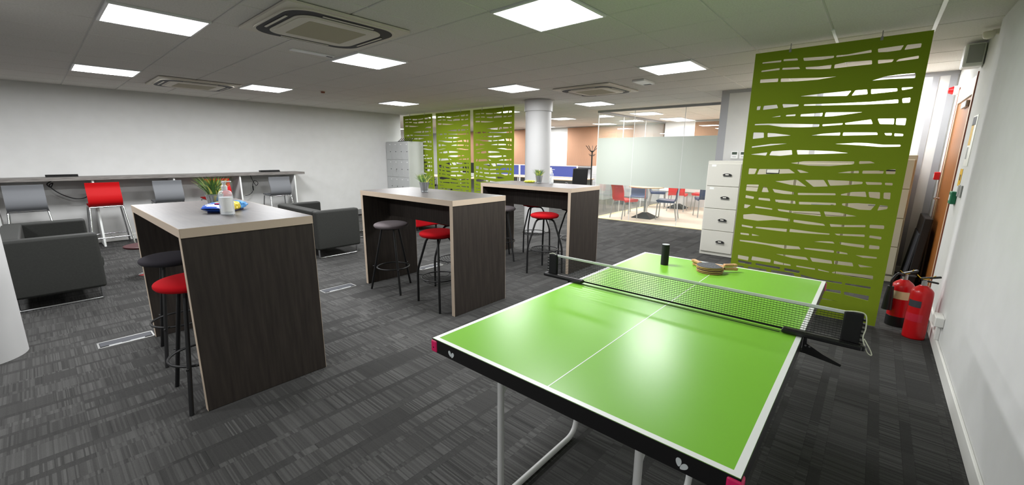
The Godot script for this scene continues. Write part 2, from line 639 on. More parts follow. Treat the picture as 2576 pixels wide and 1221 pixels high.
func _ready() -> void:
	var cam := Camera3D.new()
	cam.name = "camera"
	add_child(cam)
	cam.position = Vector3(0, 1.45, 0)
	cam.rotation_order = EULER_ORDER_YXZ
	cam.rotation_degrees = Vector3(-11.976, 40.975, 0.384)
	cam.fov = rad_to_deg(2.0 * atan(610.5 / 1039.8))
	cam.near = 0.05
	cam.current = true

	var we := WorldEnvironment.new()
	we.name = "environment"
	var env := Environment.new()
	env.background_mode = Environment.BG_COLOR
	env.background_color = Color(0.02, 0.02, 0.02)
	env.ambient_light_source = Environment.AMBIENT_SOURCE_DISABLED
	env.tonemap_mode = Environment.TONE_MAPPER_LINEAR
	env.tonemap_exposure = EXPOSURE
	env.sdfgi_enabled = true
	env.ssao_enabled = true
	env.ssil_enabled = true
	we.environment = env
	add_child(we)

	make_materials()
	build_shell()
	build_ceiling()
	build_columns()
	build_meeting_room_shell()
	build_screens()
	build_table_tennis()
	build_high_tables()
	build_counter()
	build_lounge()
	build_lockers()
	build_cabinets()
	build_right_wall()
	build_meeting_furniture()
	build_office()
	build_small_things()

# ================================================================ the setting
func wall(called: String, a: Vector3, b: Vector3, key := "wall") -> MeshInstance3D:
	return struct(called, span(ms(), a, b), M[key])

func build_shell() -> void:
	var st := ms()
	var a := Vector2(-16.6, 5.2)
	var b := Vector2(1.0, -13.4)
	var p := [Vector3(a.x, 0, a.y), Vector3(b.x, 0, a.y), Vector3(b.x, 0, b.y), Vector3(a.x, 0, b.y)]
	for k in [0, 2, 1, 0, 3, 2]:
		st.set_normal(Vector3.UP)
		st.set_uv(Vector2(p[k].x, p[k].z) / 3.0)
		st.add_vertex(p[k])
	st.index()
	var top: ArrayMesh = st.commit()
	var slab := ms()
	st = ms()
	st.append_from(top, 0, Transform3D.IDENTITY)
	var f := inst("floor", st.commit(), M.carpet)
	f.set_meta("kind", "structure")
	span(slab, Vector3(a.x, -0.12, a.y), Vector3(b.x, -0.002, b.y))
	obj("subfloor", slab, M.plenum, f)

	var C := CEIL + 0.1
	wall("wall_left", Vector3(-9.58, 0, 5.1), Vector3(-9.43, C, -6.44))
	wall("wall_left_return", Vector3(-16.5, 0, -6.29), Vector3(-9.58, C, -6.44))
	wall("wall_office_left", Vector3(-16.6, 0, -6.44), Vector3(-16.45, C, -13.2))
	wall("wall_far", Vector3(-16.45, 0, -13.05), Vector3(0.75, C, -13.2))
	wall("wall_rear", Vector3(-9.58, 0, 5.0), Vector3(0.7, C, 5.15))
	wall("wall_right", Vector3(0.53, 0, 5.0), Vector3(0.72, C, -4.78))
	wall("wall_right_beside_door", Vector3(0.565, 0, -4.78), Vector3(0.72, C, -5.72))
	wall("wall_right_above_door", Vector3(0.565, 2.18, -5.72), Vector3(0.72, C, -6.84))
	wall("wall_right_beyond_door", Vector3(0.565, 0, -6.84), Vector3(0.72, C, -7.18))
	wall("wall_meeting_right", Vector3(0.565, 0, -7.28), Vector3(0.72, C, -12.6))
	wall("wall_meeting_far", Vector3(-4.9, 0, -12.5), Vector3(0.72, C, -12.6))
	wall("wall_partition_return", Vector3(-1.95, 0, -7.28), Vector3(-1.85, C, -8.66))
	var pw := wall("wall_partition", Vector3(-1.95, 0, -7.18), Vector3(0.72, C, -7.28))
	for s in [[-1.965, -1.855], [-0.75, -0.69], [0.345, 0.40], [0.49, 0.55]]:
		obj("cover_strip", span(ms(), Vector3(s[0], 0, -7.168), Vector3(s[1], CEIL, -7.183)), M.strip_grey, pw)
	obj("head_strip", span(ms(), Vector3(-1.95, CEIL - 0.05, -7.166), Vector3(0.56, CEIL, -7.184)), M.strip_grey, pw)
	for s in [[-1.855, -0.75], [-0.69, 0.345], [0.40, 0.49]]:
		obj("wall_panel", span(ms(), Vector3(s[0], 0.02, -7.173), Vector3(s[1], CEIL - 0.05, -7.182)), M.wall, pw)

	var bb := struct("baseboard_right", span(ms(), Vector3(0.515, 0, 5.0), Vector3(0.5301, 0.1, -4.78), 0.004), M.trim_white)
	obj("return_end", span(ms(), Vector3(0.515, 0, -4.78), Vector3(0.566, 0.1, -4.795), 0.003), M.trim_white, bb)
	struct("baseboard_right_far", span(ms(), Vector3(0.55, 0, -4.795), Vector3(0.566, 0.1, -5.70), 0.004), M.trim_white)
	struct("baseboard_left", span(ms(), Vector3(-9.431, 0, 5.0), Vector3(-9.415, 0.1, -6.44), 0.004), M.trim_white)
	struct("baseboard_partition", span(ms(), Vector3(-1.95, 0, -7.155), Vector3(0.56, 0.08, -7.17), 0.003), M.trim_white)

const LIGHTS := [
	[0, 3, "square ceiling light nearest the camera, above the table tennis table"],
	[4, 3, "ceiling light panel between the near air conditioner and the middle high table"],
	[0, 7, "ceiling light panel left of the large green screen"],
	[9, 3, "ceiling light panel beyond the left air conditioner, towards the grey lockers"],
	[4, 7, "ceiling light panel in front of the white column"],
	[4, 0, "large ceiling light panel at the top left, above the nearest high table"],
	[9, 0, "ceiling light panel left of the left air conditioner, near the white wall"],
	[9, 7, "ceiling light panel in front of the left hanging green screens"],
	[4, 11, "ceiling light panel beyond the third air conditioner, in front of the glass room"],
	[-3, 10, "ceiling light panel hidden behind the large green screen, near the door"],
	[0, -4, "ceiling light panel behind the camera near the right wall"],
	[4, -4, "ceiling light panel behind the camera over the middle of the room"],
	[9, -4, "ceiling light panel behind the camera near the left wall"],
	[8, 11, "ceiling light panel just behind the right hanging green screen"],
	[12, 11, "ceiling light panel just behind the left hanging green screens"],
	[16, 11, "office ceiling light beyond the end of the left wall, nearest row"],
	[8, 15, "office ceiling light just right of the white column"],
	[12, 15, "office ceiling light seen through the middle green screen"],
	[16, 15, "office ceiling light seen through the left green screen"],
	[21, 15, "office ceiling light furthest left in its second row"],
	[8, 19, "office ceiling light near the peach blinds and the glass room"],
	[12, 19, "office ceiling light furthest back behind the right green screen"],
	[16, 19, "office ceiling light furthest back behind the middle green screen"],
	[21, 19, "office ceiling light in the far left corner of the office"],
	[4, 15, "ceiling light inside the glass room above the nearer round table"],
	[4, 18, "ceiling light inside the glass room above the further round table"],
	[0, 15, "ceiling light inside the glass room near its right wall, front row"],
	[0, 18, "ceiling light inside the glass room near its right wall, back row"]]

func build_ceiling() -> void:
	var c := struct("ceiling", span(ms(), Vector3(-16.6, CEIL + 0.1, 5.2), Vector3(1.0, CEIL + 0.22, -13.4)), M.plenum)
	var lit := {}
	for l in LIGHTS:
		lit[Vector2i(l[0], l[1])] = true
	var tile: ArrayMesh = box(ms(), Vector3(0, 0.008, 0), Vector3(0.589, 0.016, 0.589), 0.005).commit()
	var rest := ms()
	for i in range(-4, 25):
		for j in range(-9, 21):
			if lit.has(Vector2i(i, j)):
				continue
			var x := GX - 0.6 * i - 0.3
			var z := GZ - 0.6 * j - 0.3
			if x - 0.3 < -9.6 and z > -6.2: continue
			if i >= -4 and i <= 12 and j >= -1 and j <= 13:
				var o := inst("ceiling_tile", tile, M.tile, c)
				o.position = Vector3(x, CEIL, z)
			else:
				rest.append_from(tile, 0, Transform3D(Basis.IDENTITY, Vector3(x, CEIL, z)))
	var r := obj("distant_ceiling_tiles", rest, M.tile, c)
	r.set_meta("kind", "stuff")
	for i in range(-4, 26):
		var x := GX - 0.6 * i
		var z0 := 5.1 if x > -9.6 else -6.3
		obj("grid_bar", span(ms(), Vector3(x - 0.012, CEIL + 0.007, z0), Vector3(x + 0.012, CEIL + 0.03, -13.1)), M.tee, c)
	for j in range(-9, 22):
		var z := GZ - 0.6 * j
		var x0 := -9.5 if z > -6.3 else -16.4
		obj("grid_bar", span(ms(), Vector3(x0, CEIL + 0.0075, z - 0.012), Vector3(0.9, CEIL + 0.0305, z + 0.012)), M.tee, c)
	# two tees hang bare beside the large screen
	obj("grid_bar", span(ms(), Vector3(0.179 - 0.012, CEIL - 0.006, -2.9), Vector3(0.179 + 0.012, CEIL + 0.006, -4.9)), M.line_white, c)
	obj("grid_bar", span(ms(), Vector3(-0.421 - 0.010, CEIL - 0.005, -4.35), Vector3(-0.421 + 0.010, CEIL + 0.006, -5.3)), M.line_white, c)

	var frame := ms()
	for s in [[0.297, 0.0, 0.02, 0.6], [-0.297, 0.0, 0.02, 0.6], [0.0, 0.297, 0.574, 0.02], [0.0, -0.297, 0.574, 0.02]]:
		box(frame, Vector3(s[0] * 0.965, -0.004, s[1] * 0.965), Vector3(s[2], 0.018, s[3] if s[3] < 0.1 else 0.593), 0.003)
	var fm: ArrayMesh = frame.commit()
	var dm: ArrayMesh = box(ms(), Vector3(0, 0.001, 0), Vector3(0.556, 0.008, 0.556), 0.002).commit()
	for l in LIGHTS:
		var t := thing("ceiling_light", l[2], "ceiling light", Vector3(GX - 0.6 * l[0] - 0.3, CEIL, GZ - 0.6 * l[1] - 0.3), 0.0, "square recessed ceiling lights")
		inst("frame", fm, M.white_plastic, t)
		inst("diffuser", dm, M.diffuser, t)
		var a := AreaLight3D.new()
		a.name = "lamp"
		a.area_size = Vector2(0.55, 0.55)
		a.area_normalize_energy = false
		a.light_energy = LAMP * (0.65 if l[0] == -3 else 1.0)
		a.light_color = Color(0.985, 0.99, 1.0)
		a.area_range = 30.0
		a.shadow_enabled = true
		t.add_child(a)
		a.position = Vector3(0, -0.0065, 0)
		a.rotation_degrees.x = -90

	for q in [[-3.5, -1.73, "large ceiling cassette air conditioner above the near high table"], [-7.72, -1.76, "ceiling cassette air conditioner near the white wall on the left"], [-3.42, -5.87, "ceiling cassette air conditioner in front of the glass room, right of the white column"]]:
		cassette(Vector3(q[0], CEIL - 0.008, q[1]), q[2])
	var s := thing("ceiling_slot_diffuser", "thin white strip on the ceiling beside the near air conditioner", "air vent", Vector3(-4.42, CEIL, -2.03))
	obj("strip", box(ms(), Vector3(0, -0.006, 0), Vector3(0.075, 0.012, 0.42), 0.003), M.white_plastic, s)
	obj("slot", box(ms(), Vector3(0, -0.0125, -0.17), Vector3(0.03, 0.002, 0.06)), M.slot_black, s)
	s = thing("emergency_light", "small flat white emergency light on the ceiling left of the large green screen", "emergency light", Vector3(-2.55, CEIL, -5.63))
	obj("housing", box(ms(), Vector3(0, -0.014, 0), Vector3(0.17, 0.028, 0.36), 0.006), M.white_plastic, s)
	obj("indicator", box(ms(), Vector3(0, -0.0285, -0.13), Vector3(0.1, 0.003, 0.05)), M.slot_black, s)
	s = thing("smoke_detector", "small round smoke detector on the ceiling above the lounge", "smoke detector", Vector3(-6.9, CEIL, -3.28))
	obj("base", lathe(ms(), [Vector2(0, -0.012), Vector2(0.05, -0.012), Vector2(0.052, 0), Vector2(0, 0)], 20), M.cassette, s)
	obj("chamber", lathe(ms(), [Vector2(0, -0.04), Vector2(0.028, -0.036), Vector2(0.034, -0.012), Vector2(0, -0.012)], 20), M.frame_wood, s)

func rrect(w: float, h: float, r: float, k := 6) -> PackedVector2Array:
	var out := PackedVector2Array()
	for q in [[1, 1, 0.0], [-1, 1, 0.5], [-1, -1, 1.0], [1, -1, 1.5]]:
		for j in k + 1:
			var a: float = PI * q[2] + PI / 2 * j / k
			out.append(Vector2(q[0] * (w / 2 - r) + cos(a) * r, q[1] * (h / 2 - r) + sin(a) * r))
	return out

func flat_down(at := Vector3.ZERO) -> Transform3D:   # 2D (x, y) -> (x, z), depth runs downwards
	return Transform3D(Basis(Vector3.RIGHT, PI / 2), at)

func cassette(at: Vector3, label: String) -> void:
	var t := thing("air_conditioner", label, "air conditioner", at, 0.0, "ceiling cassette air conditioners")
	obj("face_panel", prism(prism(ms(), rrect(0.95, 0.95, 0.01, 2), -0.002, 0.014, flat_down()), rrect(0.86, 0.86, 0.16), 0.014, 0.024, flat_down()), M.cassette, t)
	obj("air_slot", prism(ms(), rrect(0.835, 0.835, 0.17, 8), 0.02, 0.0255, flat_down()), M.slot_black, t)
	obj("centre_panel", prism(prism(ms(), rrect(0.67, 0.67, 0.12, 8), 0.02, 0.030, flat_down()), rrect(0.62, 0.62, 0.10, 8), 0.030, 0.034, flat_down()), M.cassette, t)
	obj("grille", prism(ms(), rrect(0.45, 0.45, 0.01, 2), 0.033, 0.0355, flat_down()), M.cassette_grille, t)
	for k in 4:
		var r := Transform3D(Basis(Vector3.UP, PI / 2 * k), Vector3.ZERO)
		obj("louvre", box(ms(), Vector3(0, -0.0285, 0.376), Vector3(0.40, 0.005, 0.018), 0.002, r), M.cassette, t)

func build_columns() -> void:
	for q in [[-4.87, -6.33, 0.238, "column_001"], [-4.63, 0.46, 0.25, "column_002"]]:
		var c := struct(q[3], cyl(ms(), Vector3(q[0], 0, q[1]), q[2], CEIL + 0.05, 48), M.column)
		obj("collar", lathe(ms(), [Vector2(q[2], 0), Vector2(q[2] + 0.022, 0), Vector2(q[2] + 0.022, 0.19), Vector2(q[2] + 0.004, 0.196), Vector2(q[2] + 0.004, 0.21)], 48, Vector3(q[0], CEIL - 0.205, q[1])), M.column, c)

# ================================================================ glass room
func build_meeting_room_shell() -> void:
	var z := -8.66
	var x0 := -4.93
	var x1 := -1.95
	var f := struct("floor_glass_room", span(ms(), Vector3(x0, 0, z), Vector3(0.565, 0.006, -12.5)), M.vinyl)
	var edge := obj("threshold", span(ms(), Vector3(x0, 0.0, z + 0.03), Vector3(x1, 0.014, z - 0.03), 0.003), M.cream, f)
	edge.name = "threshold"
	var w := struct("window_1", span(ms(), Vector3(x0 - 0.02, CEIL - 0.045, z + 0.025), Vector3(x1, CEIL, z - 0.025)), M.frame_grey)
	w.set_meta("label", "frameless glass front of the meeting room with a frosted band")
	var xs := [x0, -4.06, -3.005, x1]
	for k in 3:
		var pane := obj("glass_pane", span(ms(), Vector3(xs[k] + 0.004, 0.014, z + 0.005), Vector3(xs[k + 1] - 0.004, CEIL - 0.045, z - 0.005)), M.glass, w)
		obj("frosted_film", span(ms(), Vector3(xs[k] + 0.004, 0.80, z + 0.0065), Vector3(xs[k + 1] - 0.004, 1.838, z + 0.0056)), M.frost, pane)
		if k:
			obj("joint", span(ms(), Vector3(xs[k] - 0.005, 0.014, z + 0.006), Vector3(xs[k] + 0.005, CEIL - 0.045, z - 0.006)), M.white_plastic, w)
	obj("end_joint", span(ms(), Vector3(x0 - 0.008, 0.014, z + 0.008), Vector3(x0 + 0.006, CEIL - 0.045, z - 0.008)), M.white_plastic, w)
	obj("post", span(ms(), Vector3(x1 - 0.05, 0, z + 0.03), Vector3(x1 + 0.0, CEIL, z - 0.03)), M.frame_grey, w)
	var s := struct("window_2", span(ms(), Vector3(x0 - 0.025, CEIL - 0.045, z - 0.03), Vector3(x0 + 0.025, CEIL, -12.5)), M.frame_grey)
	s.set_meta("label", "glass side of the meeting room facing the open office")
	var zs := [z, -9.9, -11.2, -12.5]
	for k in 3:
		var pane := obj("glass_pane", span(ms(), Vector3(x0 - 0.005, 0.014, zs[k] - 0.006), Vector3(x0 + 0.005, CEIL - 0.045, zs[k + 1] + 0.004)), M.glass, s)
		obj("frosted_film", span(ms(), Vector3(x0 - 0.0065, 0.80, zs[k] - 0.006), Vector3(x0 - 0.0056, 1.838, zs[k + 1] + 0.004)), M.frost, pane)
		if k:
			obj("joint", span(ms(), Vector3(x0 - 0.006, 0.014, zs[k] - 0.006), Vector3(x0 + 0.006, CEIL - 0.045, zs[k] + 0.006)), M.white_plastic, s)
	obj("sill", span(ms(), Vector3(x0 - 0.03, 0.0, z - 0.03), Vector3(x0 + 0.03, 0.014, -12.5)), M.cream, s)
	# window with a brown blind in the far wall of the room
	var wn := struct("window_3", span(ms(), Vector3(-4.06, 0.95, -12.46), Vector3(-2.2, 2.40, -12.5)), M.trim_white)
	for k in 20:
		var x := -4.03 + k * 0.09
		obj("blind_slat", span(ms(), Vector3(x, 0.98, -12.445), Vector3(x + 0.0893, 2.385, -12.449)), M.blind_brown, wn)
	var sk := struct("trim_dado", span(ms(), Vector3(-4.9, 0.42, -12.44), Vector3(0.56, 0.56, -12.5), 0.005), M.trim_white)
	sk.set_meta("label", "white dado trunking along the far wall of the glass room")

# ================================================================ hanging green screens
func screen_mesh() -> ArrayMesh:
	var w := 1.1148
	var h := 2.24
	var th := 0.012
	var holes := []
	for r in HOLES:
		var p := PackedVector2Array()
		for k in range(0, r.size(), 2):
			p.append(Vector2(r[k] / 1000.0 - w / 2, h - r[k + 1] / 1000.0))
		if Geometry2D.is_polygon_clockwise(p): p.reverse()
		# trim the corners a little, as a cutter leaves them
		var q := PackedVector2Array()
		var n := p.size()
		for k in n:
			var a := p[(k + n - 1) % n]
			var b := p[k]
			var c := p[(k + 1) % n]
			q.append(b.move_toward(a, minf(0.004, a.distance_to(b) * 0.3)))
			q.append(b.move_toward(c, minf(0.004, c.distance_to(b) * 0.3)))
		holes.append(q)
	var st := ms()
	var cuts := 38
	for s in cuts:
		var x0 := -w / 2 + w * s / cuts
		var x1 := -w / 2 + w * (s + 1) / cuts
		var left := [PackedVector2Array([Vector2(x0, 0), Vector2(x1, 0), Vector2(x1, h), Vector2(x0, h)])]
		for hole in holes:
			var lo := 9.0
			var hi := -9.0
			for v in hole:
				lo = minf(lo, v.x)
				hi = maxf(hi, v.x)
			if hi <= x0 or lo >= x1: continue
			var nxt := []
			for piece in left:
				for got in Geometry2D.clip_polygons(piece, hole):
					if not Geometry2D.is_polygon_clockwise(got):
						nxt.append(got)
			left = nxt
		for piece in left:
			var idx := Geometry2D.triangulate_polygon(piece)
			for zz in [th / 2, -th / 2]:
				var n := Vector3(0, 0, signf(zz))
				for k in range(0, idx.size(), 3):
					var a: Vector2 = piece[idx[k]]
					var b: Vector2 = piece[idx[k + 1]]
					var c: Vector2 = piece[idx[k + 2]]
					tri(st, Vector3(a.x, a.y, zz), Vector3(b.x, b.y, zz), Vector3(c.x, c.y, zz), n, n, n)
	for hole in holes:
		rim(st, hole, -th / 2, th / 2, Transform3D.IDENTITY, false)
	rim(st, PackedVector2Array([Vector2(-w / 2, 0), Vector2(w / 2, 0), Vector2(w / 2, h), Vector2(-w / 2, h)]), -th / 2, th / 2, Transform3D.IDENTITY, true)
	return st.commit()

func build_screens() -> void:
	var mesh := screen_mesh()
	var rows := [
		[-0.4168, -4.6264, 1.063, 2.3897, "large hanging green screen with wavy cut-outs beside the table tennis table"],
		[-8.742, -6.47, 1.045, 2.395, "hanging green screen directly behind the grey lockers"],
		[-7.437, -6.47, 1.045, 2.392, "middle one of the three hanging green screens at the back"],
		[-6.167, -6.47, 1.045, 2.392, "hanging green screen at the back nearest the white column"]]
	for r in rows:
		var k: float = r[2]
		var bottom: float = r[3] - 2.24 * k
		var t := thing("hanging_screen", r[4], "room divider", Vector3(r[0], bottom, r[1]), 0.0, "green cut-out hanging screens")
		var p := inst("panel", mesh, M.felt_green, t)
		p.scale = Vector3(k, k, 1)
		for x in [-0.30, 0.28]:
			var top := 2.24 * k
			var up := CEIL - bottom
			var st := tube(ms(), [Vector3(x * k, top - 0.02, 0), Vector3(x * k, up, 0)], 0.004, 6)
			box(st, Vector3(x * k, top - 0.01, 0), Vector3(0.018, 0.03, 0.02), 0.002)
			obj("hanger", st, M.steel_grey, t)

# ================================================================ table tennis
func build_table_tennis() -> void:
	var t := thing("table_tennis_table", "green table tennis table with white edge lines and pink corner caps", "table tennis table", Vector3(-0.7207, 0, -2.0542))
	var hw := 0.5804
	var hl := 1.0577
	var top := 0.70
	for s in [1.0, -1.0]:
		var h := obj("table_half", box(ms(), Vector3(0, top - 0.008, s * (hl / 2 + 0.001)), Vector3(hw * 2, 0.016, hl - 0.002), 0.001), M.table_green, t)
		var y := top + 0.0001
		var b := 0.02
		obj("side_line", span(ms(), Vector3(-hw + 0.0005, y - 0.0004, s * 0.003), Vector3(-hw + b, y + 0.0003, s * (hl - 0.0005))), M.line_white, h)
		obj("side_line", span(ms(), Vector3(hw - b, y - 0.0004, s * 0.003), Vector3(hw - 0.0005, y + 0.0003, s * (hl - 0.0005))), M.line_white, h)
		obj("end_line", span(ms(), Vector3(-hw + b, y - 0.0004, s * (hl - b)), Vector3(hw - b, y + 0.0003, s * (hl - 0.0005))), M.line_white, h)
		obj("centre_line", span(ms(), Vector3(-0.0018, y - 0.0004, s * 0.003), Vector3(0.0018, y + 0.0003, s * (hl - b))), M.line_white, h)
		var ap := ms()
		span(ap, Vector3(-hw - 0.0015, top - 0.058, s * 0.01), Vector3(-hw + 0.0005, top - 0.0012, s * (hl + 0.0015)), 0.0004)
		span(ap, Vector3(hw - 0.0005, top - 0.058, s * 0.01), Vector3(hw + 0.0015, top - 0.0012, s * (hl + 0.0015)), 0.0004)
		span(ap, Vector3(-hw - 0.0015, top - 0.058, s * (hl - 0.0005)), Vector3(hw + 0.0015, top - 0.0012, s * (hl + 0.0015)), 0.0004)
		obj("apron", ap, M.apron_black, t)
		for sx in [-1.0, 1.0]:
			var cap := obj("corner_cap", rbox(ms(), Vector3(sx * (hw - 0.012), top - 0.032, s * (hl - 0.012)), Vector3(0.036, 0.052, 0.036), 0.007, 2), M.pink, t)
			obj("screw", cyl(ms(), Vector3.ZERO, 0.003, 0.003, 8, Transform3D(Basis(Vector3.RIGHT, s * PI / 2), Vector3(sx * (hw - 0.012), top - 0.036, s * (hl + 0.004)))), M.maroon, cap)
		# folding leg frames: two U shapes under each half
		for sx in [-0.29, 0.29]:
			var z0: float = s * (hl - 0.105)
			var z1: float = s * (hl - 0.68)
			var lf := obj("leg_frame", tube(ms(), bend([Vector3(sx, top - 0.02, z0), Vector3(sx, 0.0135, z0), Vector3(sx, 0.0135, z1), Vector3(sx, top - 0.02, z1 - s * 0.12)], 0.07, 6), 0.0135, 10), M.white_paint_metal, t)
			obj("bolt", cyl(ms(), Vector3.ZERO, 0.007, 0.034, 10, Transform3D(Basis(Vector3.FORWARD, PI / 2), Vector3(sx - 0.017, top - 0.085, z0))), M.chrome, lf)
			obj("brace", tube(ms(), [Vector3(sx, 0.50, z0), Vector3(sx, top - 0.02, z0 - s * 0.17)], 0.008, 8), M.white_paint_metal, t)
		obj("cross_bar", tube(ms(), [Vector3(-0.29, 0.30, s * (hl - 0.68)), Vector3(0.29, 0.30, s * (hl - 0.68))], 0.011, 8), M.white_paint_metal, t)
	# two winged marks on the near apron
	for q in [[-0.4623, 0.0], [0.445, 0.35]]:
		var st := ms()
		for sx in [-1.0, 1.0]:
			var p := PackedVector2Array()
			for k in 20:
				var a := TAU * k / 20
				var v := Vector2(cos(a) * 0.0072 * (1.0 + 0.28 * sin(a)), sin(a) * 0.0125)
				p.append(v.rotated(-sx * 0.42) + Vector2(sx * 0.0078, (0.0 if sx < 0 else -0.003)))
			prism(st, p, -0.001, 0.0006, Transform3D(Basis(Vector3.FORWARD, q[1]), Vector3(q[0], top - 0.034, hl + 0.0018)))
		obj("winged_mark", st, M.logo, t)

	# the net is clamped on: a thing of its own
	var nt := thing("table_tennis_net", "black table tennis net with white top tape clamped across the green table", "net", Vector3(-0.7207, top, -2.0742))
	var nx0 := -0.735
	var nx1 := 0.735
	var nh := 0.137
	var th := ms()
	var nrow := 12
	for k in nrow + 1:
		var y := 0.012 + (nh - 0.02) * k / nrow
		box(th, Vector3(0, y, 0), Vector3(nx1 - nx0, 0.0021, 0.0014))
	var ncol := 122
	for k in ncol + 1:
		var x := nx0 + (nx1 - nx0) * k / ncol
		box(th, Vector3(x, (nh + 0.004) / 2, 0), Vector3(0.0008, nh - 0.016, 0.001))
	obj("mesh", th, M.net_black, nt)
	obj("bottom_band", box(ms(), Vector3(0, 0.0095, 0), Vector3(1.20, 0.009, 0.002)), M.net_cloth, nt)
	obj("top_tape", box(ms(), Vector3(0, nh, 0), Vector3(1.41, 0.014, 0.005), 0.0015), M.tape, nt)
	obj("bottom_cord", tube(ms(), [Vector3(-0.50, 0.006, 0.045), Vector3(0.50, 0.006, 0.045)], 0.0018, 6), M.net_black, nt)
	for s in [-1.0, 1.0]:
		obj("end_sleeve", rbox(ms(), Vector3(s * 0.733, 0.072, 0), Vector3(0.062, 0.145, 0.022), 0.008, 2), M.net_cloth, nt)
		var cl := obj("clamp", box(ms(), Vector3(s * 0.64, 0.012, 0.02), Vector3(0.27, 0.018, 0.042), 0.004), M.black_plastic, nt)
		obj("clamp_groove", box(ms(), Vector3(s * 0.64, 0.0215, 0.02), Vector3(0.262, 0.003, 0.02), 0.001), M.apron_black, cl)
		var jaw := PackedVector2Array([Vector2(0.52, -0.062), Vector2(0.60, -0.066), Vector2(0.72, -0.085), Vector2(0.722, -0.075), Vector2(0.66, -0.052), Vector2(0.60, -0.02), Vector2(0.598, 0.004), Vector2(0.586, 0.004), Vector2(0.586, -0.058), Vector2(0.52, -0.06)])
		var pj := PackedVector2Array()
		for v in jaw: pj.append(Vector2(v.x * s, v.y))
		obj("clamp_lever", prism(ms(), pj, 0.002, 0.036), M.black_plastic, nt)
		for k in 2:
			obj("rivet", cyl(ms(), Vector3.ZERO, 0.004, 0.003, 8, Transform3D(Basis(Vector3.RIGHT, PI / 2), Vector3(s * (0.597 + 0.014 * k), -0.030 - 0.001 * k, 0.035))), M.chrome, nt)
		obj("foot_block", box(ms(), Vector3(s * 0.772, 0.012, 0.01), Vector3(0.026, 0.02, 0.05), 0.004), M.black_plastic, nt)
		for k in 6:
			obj("eyelet", box(ms(), Vector3(s * 0.768, 0.03 + 0.018 * k, 0), Vector3(0.012, 0.008, 0.02), 0.002), M.black_plastic, nt)
	obj("tie_cord", tube(ms(), smooth3([Vector3(0.70, 0.142, 0.004), Vector3(0.74, 0.150, 0.006), Vector3(0.768, 0.143, 0.008), Vector3(0.775, 0.09, 0.012), Vector3(0.772, 0.05, 0.014), Vector3(0.79, 0.0, 0.016), Vector3(0.806, -0.012, 0.016), Vector3(0.80, 0.008, 0.016), Vector3(0.776, 0.048, 0.014)]), 0.002, 6), M.cord, nt)
	obj("tie_cord", tube(ms(), smooth3([Vector3(-0.71, 0.143, 0.004), Vector3(-0.735, 0.149, 0.004), Vector3(-0.76, 0.142, 0.006)]), 0.002, 6), M.cord, nt)

	# stack of bats, black speaker
	var bats := [[0.0, 2.43, "bottom bat of the stack of table tennis bats"], [0.003, 0.70, "second bat from the bottom in the stack of table tennis bats"], [-0.003, 2.47, "third bat from the bottom in the stack, wooden handle pointing away to the left"], [0.002, 0.75, "topmost worn grey table tennis bat with wooden handle pointing right"]]
	for k in bats.size():
		var b := thing("table_tennis_bat", bats[k][2], "table tennis bat", Vector3(-0.745 + bats[k][0], top + 0.0005 + 0.0113 * k, -2.855 + bats[k][0]), bats[k][1], "stacked table tennis bats")
		bat(b)
	var sp := thing("cylinder_speaker", "black cylinder with a grey top standing on the green table", "speaker", Vector3(-1.038, top + 0.0005, -2.835))
	obj("body", lathe(ms(), [Vector2(0, 0), Vector2(0.026, 0), Vector2(0.026, 0.142), Vector2(0.0245, 0.144)], 32), M.black_fabric, sp)
	obj("cap", lathe(ms(), [Vector2(0.0245, 0.143), Vector2(0.0245, 0.1455), Vector2(0, 0.1455)], 32), M.grey_plastic, sp)

func bat(b: Node3D) -> void:   # blade centred on the node, handle along +x
	if not proto.has("blade"):
		var out := PackedVector2Array()
		for k in 40:
			var a := TAU * k / 40
			out.append(Vector2(cos(a) * 0.083, sin(a) * 0.078))
		proto["blade"] = prism(box(ms(), Vector3(0.088, 0.00575, 0), Vector3(0.04, 0.0055, 0.026)), out, 0.003, 0.0085, Transform3D(Basis(Vector3.RIGHT, -PI / 2), Vector3.ZERO)).commit()
		var rb := PackedVector2Array()
		for v in out: rb.append(v * 0.985 if v.x < 0.055 else Vector2(0.055, v.y))
		proto["rubber"] = prism(ms(), out if false else rb, 0.0086, 0.0108, Transform3D(Basis(Vector3.RIGHT, -PI / 2), Vector3.ZERO)).commit()
		proto["rubber2"] = prism(ms(), rb, 0.0006, 0.0029, Transform3D(Basis(Vector3.RIGHT, -PI / 2), Vector3.ZERO)).commit()
		proto["handle"] = rbox(rbox(ms(), Vector3(0.134, 0.010, 0), Vector3(0.084, 0.018, 0.026), 0.006, 2), Vector3(0.166, 0.010, 0), Vector3(0.026, 0.0185, 0.031), 0.006, 2).commit()
	inst("blade", proto["blade"], M.ply, b)
	inst("rubber", proto["rubber"], M.rubber, b)
	inst("rubber", proto["rubber2"], M.rubber_red, b)
	inst("handle", proto["handle"], M.ply, b)

